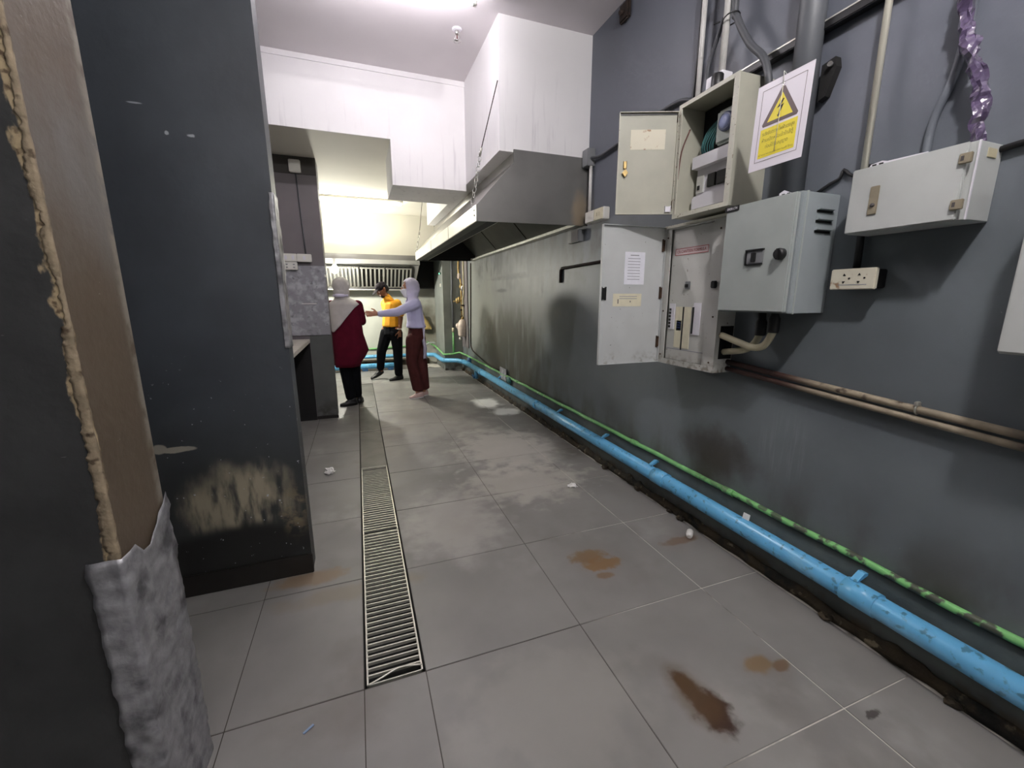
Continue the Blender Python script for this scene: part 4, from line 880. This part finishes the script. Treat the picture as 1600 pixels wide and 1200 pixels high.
for (y, z) in ((7.30, 1.10), (7.22, 1.18), (7.3, .98)): MB().box((1.70, y - .03, z - .012), (1.755, y + .03, z + .012), .004).build('pipe_clamp', 'old_rust', t)
t = thing('gas_regulator', (1.70, 7.18, .6), 'pale cast gas regulator at the bottom of the brass manifold', 'regulator')
MB().lathe([(.03, .30), (.05, .28), (.082, .22), (.088, .16), (.078, .10), (.074, .03), (.055, 0)], (1.70, 7.18, .64), (0, 0, 1), 16).build('body', 'cast_metal', t)
MB().ball((1.625, 7.2, .83), (.035, .05, .05)).build('dome', 'cast_metal', t); MB().tube([(1.66, 7.19, .63), (1.66, 7.19, .585)], .02, 10).build('outlet_plug', 'white_plastic', t)
MB().tube([(1.70, 7.18, .93), (1.72, 7.22, .98)], .02, 8).build('inlet_pipe', 'brass', t)
run('wall_conduit', [(1.765, 6.76, 1.86), (1.765, 6.80, 1.3), (1.765, 6.86, .60), (1.765, 6.80, .47), (1.765, 6.6, .42), (1.765, 5.9, .345), (1.765, 5.35, .33)], .010, 'old_rust', 'thin dark conduit dropping down the wall and along above the green pipe', 'conduit', 8, 4)
t = thing('wall_tile', (1.765, 5.13, .25), 'pale square plate leaning on the wall above the green pipe', 'plate')
MB().box((1.742, 4.99, .24), (1.752, 5.24, .40), .003).build('plate', 'cement_board', t)
t = thing('green_rag', (1.735, 4.86, .28), 'dark green rag tucked behind the blue pipe', 'rag')
b = MB(); b.ball((1.735, 4.86, .285), (.022, .07, .04), 3)
for v in b.bm.verts: v.co += Vector((0, noise.noise(v.co * 25), noise.noise(v.co * 25 + Vector((4, 0, 0))))) * .02
b.build('cloth', 'wire_teal', t)
t = thing('white_tag', (1.715, 1.345, .238), 'small white card standing on the blue pipe', 'card')
MB(frame((1.705, 1.362, .240), (.1, -1, 0), (.25, .0, 1))).box((0, 0, 0), (.034, .030, .0015)).build('card', 'litter_white', t)
t = thing('yellow_bag', (1.24, 8.6, .68), 'yellow plastic bag hanging on the back wall by the pillar', 'bag')
G = []
for i in range(9):
    z = 1.0 - i * .04; wd_ = .015 + .115 * min(1, i / 6) + .01 * math.sin(i * 2); cx = 1.24 - .02 + i * .006
    G.append([(cx + wd_ * (j / 8 - .5) * 2 + .008 * noise.noise(Vector((i, j, 0))), 8.62 - .05 * math.sin(math.pi * j / 8) - .015 * noise.noise(Vector((i * .8, j * .9, 3))), z + .02 * noise.noise(Vector((j * .7, i, 5))) * (i > 5)) for j in range(9)])
MB().sheet(G, .004, (0, -1, 0)).build('bag_sheet', 'yellow_bag', t, smooth=True); MB().torus((1.22, 8.64, 1.03), .025, .004, (0, 1, 0)).build('bag_loop', 'grey_plastic', t); MB().tube([(1.22, 8.63, 1.052), (1.22, 8.699, 1.052)], .005, 6).build('wall_hook', 'black', t)

# ------------------------------------------------------------------ LITTER
def crumple(name, c, r, mat, label, cat, seed, part):
    t = thing(name, (c[0], c[1], 0), label, cat); b = MB(); b.ball(c, r, 3)
    for v in b.bm.verts:
        q = v.co * 60 + Vector((seed, 0, 0)); v.co += Vector((noise.noise(q), noise.noise(q + Vector((7, 0, 0))), noise.noise(q + Vector((0, 7, 0))))) * r[0] * .55; v.co.z = max(.001, v.co.z)
    o = b.build(part, mat, t)
    for p in o.data.polygons: p.use_smooth = False
crumple('paper_scrap', (-.285, 3.245, .018), (.036, .030, .022), 'litter_white', 'crumpled white paper on the floor left of the drain grates', 'litter', 1, 'crumpled_sheet')
t = thing('bottle_cap', (1.635, 1.615, 0), 'small white plastic cap lying on a rust stain by the plinth', 'litter')
MB().lathe([(.010, -.02), (.016, -.016), (.018, .0), (.017, .028), (.008, .034)], (1.637, 1.615, .018), (.5, .45, .15), 12).build('cap', 'litter_white', t)
crumple('paper_flake', (1.336, 2.41, .004), (.035, .028, .003), 'litter_white', 'flattened white flake stuck to the tiles before the hood', 'litter', 4, 'flake')
t = thing('plastic_strip', (-.232, 1.188, 0), 'thin bluish plastic strip on the nearest left tiles', 'litter')
MB(frame((-.245, 1.175, .001), (.8, .6, 0), (-.6, .8, 0))).box((0, 0, 0), (.034, .008, .002), .0005).build('strip', 'litter_blue', t)
for k, (y, s_) in enumerate(((1.78, .022), (1.88, .014), (2.2, .02), (2.6, .024), (.95, .02), (.55, .018))):
    crumple('mortar_chunk', (1.725, y, .010), (s_, s_ * 1.4, s_ * .6), 'crumbled_mortar', ['loose mortar chunk by the plinth nearest the white cap', 'tiny loose mortar chunk behind the white cap', 'loose mortar chunk by the plinth under the open panel door', 'largest loose mortar chunk by the plinth', 'loose mortar chunk by the plinth below the wide cabinet', 'nearest loose mortar chunk by the plinth'][k], 'rubble', 10 + k, 'chunk')
# ------------------------------------------------------------------ PEOPLE
def blob(name, mat, parent, hulls, voxel=.008, smooth=5, **tg):
    """union of convex limbs, fused into one continuous surface"""
    bm = bmesh.new()
    for fr, ends in hulls:
        l, f, u = fr; tmp = bmesh.new()
        for p, r in ends:
            r = (r, r, r) if isinstance(r, (int, float)) else r; p = Vector(p)
            q = bmesh.ops.create_icosphere(tmp, subdivisions=2, radius=1)
            for v in q['verts']: v.co = p + l * v.co.x * r[0] + f * v.co.y * r[1] + u * v.co.z * r[2]
        bmesh.ops.convex_hull(tmp, input=list(tmp.verts))
        for v in [v for v in tmp.verts if not v.link_faces]: tmp.verts.remove(v)
        bmesh.ops.recalc_face_normals(tmp, faces=tmp.faces)
        me = bpy.data.meshes.new('tmp'); tmp.to_mesh(me); tmp.free(); bm.from_mesh(me); bpy.data.meshes.remove(me)
    me = bpy.data.meshes.new('tmp'); bm.to_mesh(me); bm.free()
    o = bpy.data.objects.new('tmp', me); COL.objects.link(o)
    m = o.modifiers.new('r', 'REMESH'); m.mode = 'VOXEL'; m.voxel_size = voxel
    m = o.modifiers.new('s', 'SMOOTH'); m.iterations = smooth; m.factor = .5
    bpy.context.view_layer.update()
    out = bpy.data.meshes.new_from_object(o.evaluated_get(bpy.context.evaluated_depsgraph_get()))
    bpy.data.objects.remove(o)
    org = LOC[parent.name]
    for v in out.vertices: v.co -= org
    for p in out.polygons: p.use_smooth = True
    out.materials.clear(); out.materials.append(MATS[mat])
    r = link(name, out, parent); LOC[r.name] = org
    return tag(r, **tg)
def pframe(fx, fy, pitch=0):
    f = Vector((fx, fy, 0)).normalized(); l = Vector((-f.y, f.x, 0)); u = Vector((0, 0, 1))
    f2 = f * math.cos(pitch) - u * math.sin(pitch); u2 = u * math.cos(pitch) + f * math.sin(pitch)
    return l, f2, u2
def head_hulls(c, fr):
    l, f, u = fr; c = Vector(c); P = lambda a, b, d: c + l * a + f * b + u * d
    H = [(fr, [(P(0, -.012, .03), (.074, .088, .085))]), (fr, [(P(0, .02, .0), (.066, .07, .07)), (P(0, .045, -.085), (.030, .030, .024))]),
         (fr, [(P(0, .085, .018), .010), (P(0, .108, -.018), (.013, .010, .010))]),
         (fr, [(P(-.026, .075, .032), .012), (P(.026, .075, .032), .012)]),
         (fr, [(P(-.016, .086, -.052), (.008, .008, .006)), (P(.016, .086, -.052), (.008, .008, .006))])]
    for s in (-1, 1): H.append((fr, [(P(s * .078, -.008, .018), (.008, .018, .022)), (P(s * .074, -.002, -.02), (.007, .012, .012))]))
    return H
def eyes(c, fr, par):
    l, f, u = fr; c = Vector(c)
    for s in (-1, 1):
        p = c + l * s * .030 + f * .080 + u * .010
        e = MB().ball(p, .0115).build('eye', 'eye_white', par); MB().ball(p + f * .0085, .006).build('iris', 'hair', e)
def hand_hulls(w, d, side, palm, k=1.0, curl=.25):
    """w wrist, d finger direction, side towards the thumb, palm normal"""
    d, side, palm = Vector(d).normalized(), Vector(side).normalized(), Vector(palm).normalized(); w = Vector(w); fr = (side, d, palm)
    H = [(fr, [(w, (.024 * k, .02 * k, .018 * k)), (w + d * .045 * k + side * .008 * k, (.034 * k, .02 * k, .014 * k)), (w + d * .085 * k, (.036 * k, .012 * k, .012 * k))])]
    for i, ln in enumerate((.070, .078, .072, .056)):
        b = w + d * .088 * k + side * (.028 - .019 * i) * k; sp = side * (.10 - .07 * i)
        d1 = (d + sp + palm * curl * .6).normalized(); d2 = (d + sp + palm * curl * 1.9).normalized()
        m = b + d1 * ln * .52 * k; e = m + d2 * ln * .48 * k
        H.append((fr, [(b, .0092 * k), (m, .0085 * k)])); H.append((fr, [(m, .0085 * k), (e, .0072 * k)]))
    b = w + d * .025 * k + side * .024 * k; m = b + (side * .75 + d * .6 + palm * .25) * .042 * k; e = m + (side * .3 + d * .9 + palm * .35) * .034 * k
    H += [(fr, [(b, .014 * k), (m, .0105 * k)]), (fr, [(m, .0105 * k), (e, .0085 * k)])]
    return H
def limb(fr, *e):
    return [(fr, [a, b]) for a, b in zip(e, e[1:])]
def shoe(name, mat, parent, heel, toe, h=.075, w=.042, lift=0, label=None):
    heel, toe = Vector(heel), Vector(toe); d = (toe - heel); L = d.length; d.normalize(); up_ = Vector((0, 0, 1)); sd = d.cross(up_).normalized(); un = sd.cross(d)
    fr = (sd, d, un)
    H = [(fr, [(heel + d * .03 + un * .03, (w * .85, .035, .03)), (heel + d * L * .62 + un * .026, (w, .05, .026)), (toe - d * .03 + un * .02, (w * .72, .032, .02))]),
         (fr, [(heel + d * .04 + un * .035, (w * .8, .038, .03)), (heel + d * .045 + un * h, (w * .82, .04, .014)), (heel + d * L * .5 + un * .05, (w * .75, .04, .016))])]
    o = blob(name, mat, parent, H, .007, 4, label=label)
    so = MB(); ring = []
    for i in range(20):
        a = 2 * math.pi * i / 20; k = (math.cos(a) + 1) / 2; ww = w * (.9 + .18 * math.sin(math.pi * min(1, k * 1.1)) - .22 * max(0, k - .75) * 4 * .5)
        ring.append(heel + d * (k * L) + sd * math.sin(a) * ww + un * .001)
    so.prism(ring, un * .012); so.build('sole', 'black' if mat == 'shoe_black' else 'litter_white', o)
    return o
def loft(name, mat, parent, rings, seg=36, fold=7, amp=.01, seed=0, fr=None, thick=None, **tg):
    """rings: (centre, r_lateral, r_forward, fold strength)"""
    l, f, u = fr; b = MB(); R = []
    for c, a, d, k in rings:
        row = []
        for j in range(seg):
            t = 2 * math.pi * j / seg; w = 1 + k * amp * (math.sin(t * fold + seed) + .6 * math.sin(t * (fold + 4) + seed * 2 + Vector(c).z * 5)) / max(a, .02)
            row.append(b.v(Vector(c) + l * math.cos(t) * a * w + f * math.sin(t) * d * w))
        R.append(row)
    for A, B in zip(R, R[1:]):
        for j in range(seg): b.bm.faces.new((A[j], A[(j + 1) % seg], B[(j + 1) % seg], B[j])).smooth = True
    b.bm.faces.new(R[0][::-1]); b.bm.faces.new(R[-1])
    return b.build(name, mat, parent, smooth=True, **tg)
Z = Vector((0, 0, 1))
# ---- man in the orange shirt, stepping, head bowed
t = thing('person', (.47, 7.0, 0), 'man in orange polo, black trousers and dark cap looking down mid-step', 'person')
fr = pframe(-.85, -.53); l, f, u = fr; hf = pframe(-.93, -.36, .62)
HC = (.385, 6.95, 1.435)
LW, RW = Vector((.605, 6.85, .80)), Vector((.42, 7.12, .82))
H = head_hulls(HC, hf) + limb(fr, ((.47, 6.99, 1.27), .055), ((.42, 6.97, 1.36), .052))
H += [(fr, [((.50, 6.99, 1.20), (.165, .09, .06)), ((.49, 7.0, 1.0), (.145, .10, .05))]), (fr, [((.49, 7.0, 1.0), (.145, .10, .05)), ((.48, 7.0, .84), (.145, .105, .08))])]
H += limb(fr, ((.585, 6.85, 1.22), .055), ((.63, 6.86, 1.0), .04), (LW, .026)) + limb(fr, ((.42, 7.12, 1.22), .055), ((.44, 7.17, 1.0), .04), (RW, .026))
H += hand_hulls(LW, (-.10, -.05, -1), f, -l, 1.0, .35) + hand_hulls(RW, (-.1, 0, -1), f, l, 1.0, .35)
H += limb(fr, ((.545, 6.93, .80), .085), ((.56, 6.92, .46), .055), ((.55, 6.90, .09), .038)) + limb(fr, ((.42, 7.06, .80), .085), ((.315, 7.04, .46), .055), ((.29, 7.08, .15), .038))
body = blob('body', 'skin_dark', t, H, .0062, 3); eyes(HC, hf, body)
hl, hfw, hu = hf; hc = Vector(HC)
blob('hair', 'hair', t, [(hf, [(hc + hu * .03 - hfw * .03, (.080, .078, .078)), (hc - hfw * .055 - hu * .03, (.066, .045, .04))]), (hf, [(hc + hfw * .05 - hu * .092, (.036, .036, .02)), (hc + hfw * .075 - hu * .07, (.03, .02, .012))])], .006, 3, label='short black hair and beard')
cap = blob('cap', 'cap_cloth', t, [(hf, [(hc + hu * .055 - hfw * .005, (.088, .100, .070))]), (hf, [(hc + hu * .052 + hfw * .06, (.068, .04, .012)), (hc + hu * .030 + hfw * .165, (.045, .022, .006))])], .006, 3)
MB().ball(hc + hu * .128, .008).build('cap_button', 'cap_cloth', cap)
S_ = [(fr, [((.50, 6.99, 1.215), (.185, .105, .055)), ((.495, 7.0, 1.02), (.165, .115, .05))]), (fr, [((.495, 7.0, 1.02), (.165, .115, .05)), ((.485, 7.0, .87), (.165, .125, .035))]),
      (fr, [((.585, 6.85, 1.225), .070), ((.635, 6.855, 1.07), .062)]), (fr, [((.42, 7.12, 1.225), .070), ((.44, 7.16, 1.07), .062)]), (fr, [((.475, 6.99, 1.25), .085), ((.44, 6.98, 1.33), .062)])]
sh = blob('polo_shirt', 'orange_cloth', t, S_, .009, 4)
blob('collar', 'orange_cloth', sh, [(fr, [((.455, 6.98, 1.315), (.074, .074, .014)), ((.475, 6.985, 1.275), (.088, .088, .012))])], .007, 3)
blob('trousers', 'black_cloth', t, [(fr, [((.485, 7.0, .865), (.152, .112, .03)), ((.485, 6.99, .74), (.160, .118, .06))])] + limb(fr, ((.55, 6.92, .76), (.10, .11, .09)), ((.562, 6.92, .46), .078), ((.555, 6.90, .11), .066)) + limb(fr, ((.42, 7.06, .76), (.10, .11, .09)), ((.315, 7.04, .46), .078), ((.285, 7.07, .19), .062)), .009, 4)
MB().torus((LW.x, LW.y, LW.z + .025), .034, .008, (0, 0, 1)).build('wristband', 'litter_white', t)
shoe('shoe', 'shoe_black', t, (.625, 6.93, .001), (.395, 6.80, .001)); shoe('shoe', 'shoe_black', t, (.335, 7.12, .095), (.125, 7.0, .006))
# ---- woman pointing, lilac shirt
t = thing('person', (.70, 5.55, 0), 'woman in lilac shirt, headscarf, mask and wide brown trousers reaching out an arm', 'person')
fr = pframe(-.95, -.22); l, f, u = fr; hf = pframe(-.95, .02, .08); hl, hfw, hu = hf
HC = (.640, 5.54, 1.435); hc = Vector(HC)
LS, LE, LW = Vector((.69, 5.40, 1.235)), Vector((.46, 5.40, 1.135)), Vector((.235, 5.42, 1.115)); RW = Vector((.735, 5.80, .84))
H = head_hulls(HC, hf) + limb(fr, ((.675, 5.55, 1.25), .05), ((.66, 5.55, 1.36), .047))
H += [(fr, [((.68, 5.55, 1.20), (.145, .08, .05)), ((.69, 5.55, 1.0), (.115, .085, .05))]), (fr, [((.69, 5.55, 1.0), (.115, .085, .05)), ((.70, 5.55, .88), (.115, .08, .05))])]
H += limb(fr, (LS, .05), (LE, .037), (LW, .024)) + limb(fr, ((.66, 5.70, 1.22), .05), ((.735, 5.79, 1.03), .036), (RW, .024))
H += hand_hulls(LW, (-1, .04, .02), (0, .1, 1), (0, 1, 0), .95, .12) + hand_hulls(RW, (-.1, 0, -1), f, l, .95, .35)
H += limb(fr, ((.675, 5.50, .78), .070), ((.625, 5.49, .50), .050), ((.675, 5.51, .09), .036)) + limb(fr, ((.715, 5.60, .78), .070), ((.755, 5.60, .50), .050), ((.765, 5.58, .09), .036))
body = blob('body', 'skin', t, H, .0062, 3); eyes(HC, hf, body)
blob('face_mask', 'mask_white', t, [(hf, [(hc + hfw * .055 - hu * .02, (.066, .05, .02)), (hc + hfw * .085 - hu * .03, (.026, .038, .022)), (hc + hfw * .045 - hu * .105, (.042, .04, .02))])], .006, 4)
hj = [(hf, [(hc - hfw * .018 + hu * .02, (.098, .112, .108))]), (hf, [(hc - hfw * .02 - hu * .06, (.094, .095, .05)), (hc - hfw * .005 - hu * .13, (.082, .085, .04))]), (hf, [(hc - hfw * .085 - hu * .02, (.065, .045, .06))]), (fr, [(hc + Vector((.02, 0, -.13)), (.085, .085, .04)), ((.675, 5.55, 1.235), (.14, .10, .03))])]
hj_o = blob('headscarf', 'lilac_scarf', t, hj, .008, 4)
# cut the face opening of the scarf
bm = bmesh.new(); bm.from_mesh(hj_o.data); org = LOC[t.name]
kill = [v for v in bm.verts if (v.co + org - hc).dot(hfw) > .052 and abs((v.co + org - hc).dot(hl)) < .074 and -.15 < (v.co + org - hc).dot(hu) < .078]
bmesh.ops.delete(bm, geom=kill, context='VERTS'); bm.to_mesh(hj_o.data); bm.free()
for k, (a, c) in enumerate(((.06, -.02), (.02, -.05))):
    MB().tube([hc + hl * (-.088) + hfw * .03 + hu * (a + .0), hc - hl * .095 - hfw * .04 + hu * (a + c * .4), hc - hl * .06 - hfw * .115 + hu * (a + c)], .006, 6, 5).build('scarf_fold', 'lilac_scarf', hj_o)
top = blob('shirt', 'lilac_cloth', t, [(fr, [((.68, 5.55, 1.215), (.165, .095, .05)), ((.695, 5.55, 1.02), (.145, .105, .05))]), (fr, [((.695, 5.55, 1.02), (.145, .105, .05)), ((.70, 5.55, .935), (.158, .128, .02))])]
     + limb(fr, (LS, .068), (LE, .056), (LW + Vector((.02, 0, 0)), .040)) + limb(fr, ((.66, 5.70, 1.22), .065), ((.735, 5.79, 1.03), .054), (RW + Vector((0, 0, .03)), .038)), .009, 4)
G = []
for i in range(13):
    z = 1.16 - i * .053; yb = .03 * math.sin(i * .5); x = .755 + .03 * min(1, i / 5) + .01 * math.sin(i * .8); wv = .09 - .004 * i
    G.append([(x + .02 * math.sin(j * 1.4 + i * .4), 5.44 + wv * (j / 8) * 1.6 + yb * .3, z + .012 * (j % 2) * (i > 9)) for j in range(9)])
MB().sheet(G, .008).build('scarf_tail', 'lilac_scarf', t, smooth=True, label='long pale scarf end hanging behind')
blob('trousers', 'brown_cloth', t, [(fr, [((.70, 5.55, .955), (.125, .088, .02)), ((.695, 5.55, .80), (.15, .115, .06))])] + limb(fr, ((.655, 5.49, .78), (.095, .11, .08)), ((.612, 5.49, .50), .074), ((.688, 5.51, .115), (.078, .084, .03))) + limb(fr, ((.72, 5.61, .78), (.095, .11, .08)), ((.762, 5.60, .50), .072), ((.764, 5.58, .115), (.076, .084, .03))), .009, 4)
shoe('shoe', 'shoe_pink', t, (.755, 5.52, .001), (.55, 5.44, .001), .07, .038); shoe('shoe', 'shoe_pink', t, (.83, 5.61, .001), (.62, 5.56, .001), .07, .038)
# ---- woman with the grey cape scarf, seen from behind
t = thing('person', (-.14, 5.42, 0), 'person in long maroon coat and grey headscarf standing with back turned', 'person')
fr = pframe(.25, .97); l, f, u = fr; hf = pframe(.35, .93, .05); hl, hfw, hu = hf
HC = (-.165, 5.44, 1.43); hc = Vector(HC)
RS, RE, RW = Vector((.0, 5.39, 1.22)), Vector((.035, 5.42, 1.03)), Vector((.035, 5.58, 1.06)); LW = Vector((-.30, 5.60, .98))
H = head_hulls(HC, hf) + limb(fr, ((-.15, 5.42, 1.25), .05), ((-.16, 5.43, 1.36), .047))
H += [(fr, [((-.145, 5.42, 1.2), (.15, .085, .05)), ((-.14, 5.42, 1.0), (.125, .09, .05))]), (fr, [((-.14, 5.42, 1.0), (.125, .09, .05)), ((-.14, 5.43, .84), (.15, .11, .07))])]
H += limb(fr, (RS, .05), (RE, .037), (RW, .024)) + limb(fr, ((-.29, 5.44, 1.22), .05), ((-.33, 5.46, 1.02), .037), (LW, .024))
H += hand_hulls(RW, (.15, .9, .45), (-1, .15, .2), (0, -.4, 1), .95, .5) + hand_hulls(LW, (.3, .9, .1), (.9, -.2, .4), (.3, 0, -1), .95, .4)
H += limb(fr, ((-.08, 5.44, .80), .085), ((-.09, 5.46, .46), .055), ((-.075, 5.49, .09), .036)) + limb(fr, ((-.20, 5.42, .80), .085), ((-.185, 5.42, .46), .055), ((-.155, 5.40, .09), .036))
body = blob('body', 'skin', t, H, .0062, 3); eyes(HC, hf, body)
sc = blob('headscarf', 'grey_scarf', t, [(hf, [(hc - hfw * .012 + hu * .02, (.102, .116, .108))]), (hf, [(hc - hfw * .015 - hu * .05, (.096, .10, .05)), (hc - hu * .12, (.084, .086, .04))]), (fr, [(hc - Z * .12, (.084, .086, .03)), ((-.15, 5.42, 1.245), (.15, .10, .03))])], .008, 4)
bm = bmesh.new(); bm.from_mesh(sc.data); org = LOC[t.name]
kill = [v for v in bm.verts if (v.co + org - hc).dot(hfw) > .055 and abs((v.co + org - hc).dot(hl)) < .072 and -.10 < (v.co + org - hc).dot(hu) < .078]
bmesh.ops.delete(bm, geom=kill, context='VERTS'); bm.to_mesh(sc.data); bm.free()
MB().tube([hc - hl * .085 - hfw * .035 - hu * .095, hc - hfw * .105 - hu * .10, hc + hl * .085 - hfw * .035 - hu * .095], [.012, .020, .012], 8, 6).build('scarf_roll', 'lilac_scarf', sc)
coat = loft('long_coat', 'maroon', t, [((-.15, 5.42, 1.285), .08, .075, 0), ((-.147, 5.42, 1.262), .135, .095, 0), ((-.145, 5.42, 1.225), .172, .112, 0), ((-.143, 5.42, 1.12), .182, .130, .1), ((-.14, 5.42, 1.0), .176, .135, .3), ((-.138, 5.425, .88), .182, .145, .5), ((-.13, 5.43, .76), .205, .165, .8), ((-.118, 5.43, .68), .212, .175, 1), ((-.135, 5.43, .60), .185, .16, 1), ((-.16, 5.43, .53), .155, .145, 1), ((-.165, 5.43, .485), .148, .14, 1)], fr=fr, fold=5, amp=.006)
for nm, e in (('sleeve', ((RS, .066), (RE, .055), (RW - Vector((0, .02, 0)), .040))), ('sleeve', (((-.29, 5.44, 1.22), .066), ((-.33, 5.46, 1.02), .055), (LW - Vector((0, .03, 0)), .040)))): blob(nm, 'maroon', coat, limb(fr, *e), .009, 4)
# cape: from the neck over shoulders and back down to a point at the left
b = MB(); n = 48; rows = 16; G = []
def cape_bottom(x):
    pts = ((-.40, 1.10), (-.335, .97), (-.277, .905), (-.20, .985), (-.12, 1.09), (-.04, 1.19), (.02, 1.235), (.10, 1.25))
    for (a, za), (c, zc) in zip(pts, pts[1:]):
        if x <= c: return za + (zc - za) * max(0, (x - a) / (c - a))
    return 1.25
R = []
for i in range(rows + 1):
    row = []
    for j in range(n):
        th = 2 * math.pi * j / n; q = i / rows
        ex, ey = math.cos(th), math.sin(th)
        xx = -.147 + .19 * ex * .97 + .03 * ey
        zb = cape_bottom(xx) if ey < .25 else 1.05
        z = 1.30 + (zb - 1.30) * q
        # radius follows the coat, 2 cm proud
        hh = max(0, min(1, (1.30 - z) / .075)); k = .085 + (.197 - .085) * math.sin(hh * math.pi / 2); ky = .08 + (.140 - .08) * math.sin(hh * math.pi / 2) + .02 * min(1, max(0, 1.2 - z) / .2)
        w = 1 + .02 * math.sin(th * 6 + 1) * q
        row.append(b.v(Vector((-.147, 5.42, z)) + l * ex * k * w * -1 + f * ey * ky * w))
    R.append(row)
for A, B in zip(R, R[1:]):
    for j in range(n): b.bm.faces.new((A[j], A[(j + 1) % n], B[(j + 1) % n], B[j])).smooth = True
cp = b.build('cape', 'grey_scarf', t, smooth=True, label='pointed grey scarf cape'); m = cp.modifiers.new('thickness', 'SOLIDIFY'); m.thickness = .006
blob('trousers', 'black_cloth', t, [(fr, [((-.14, 5.43, .80), (.15, .115, .05)), ((-.14, 5.43, .62), (.14, .11, .05))])] + limb(fr, ((-.08, 5.45, .64), .088), ((-.09, 5.46, .46), .074), ((-.078, 5.48, .12), .056)) + limb(fr, ((-.20, 5.42, .64), .09), ((-.188, 5.42, .46), .078), ((-.16, 5.40, .11), .060)), .009, 4)
shoe('shoe', 'shoe_black', t, (-.085, 5.40, .001), (-.29, 5.36, .001), .085, .044); shoe('shoe', 'shoe_black', t, (-.065, 5.45, .001), (-.04, 5.68, .001), .085, .042)
t = thing('phone', (.045, 5.69, 1.10), 'small dark phone held by the person in the maroon coat', 'phone')
XP = frame((.010, 5.655, 1.098), (1, 0, .1), (-.1, .5, .8)); MB(XP).box((0, 0, 0), (.07, .14, .008), .003).build('phone_body', 'black', t); MB(XP).box((.004, .01, -.0012), (.066, .13, 0)).build('phone_screen', 'grey_plastic', t)
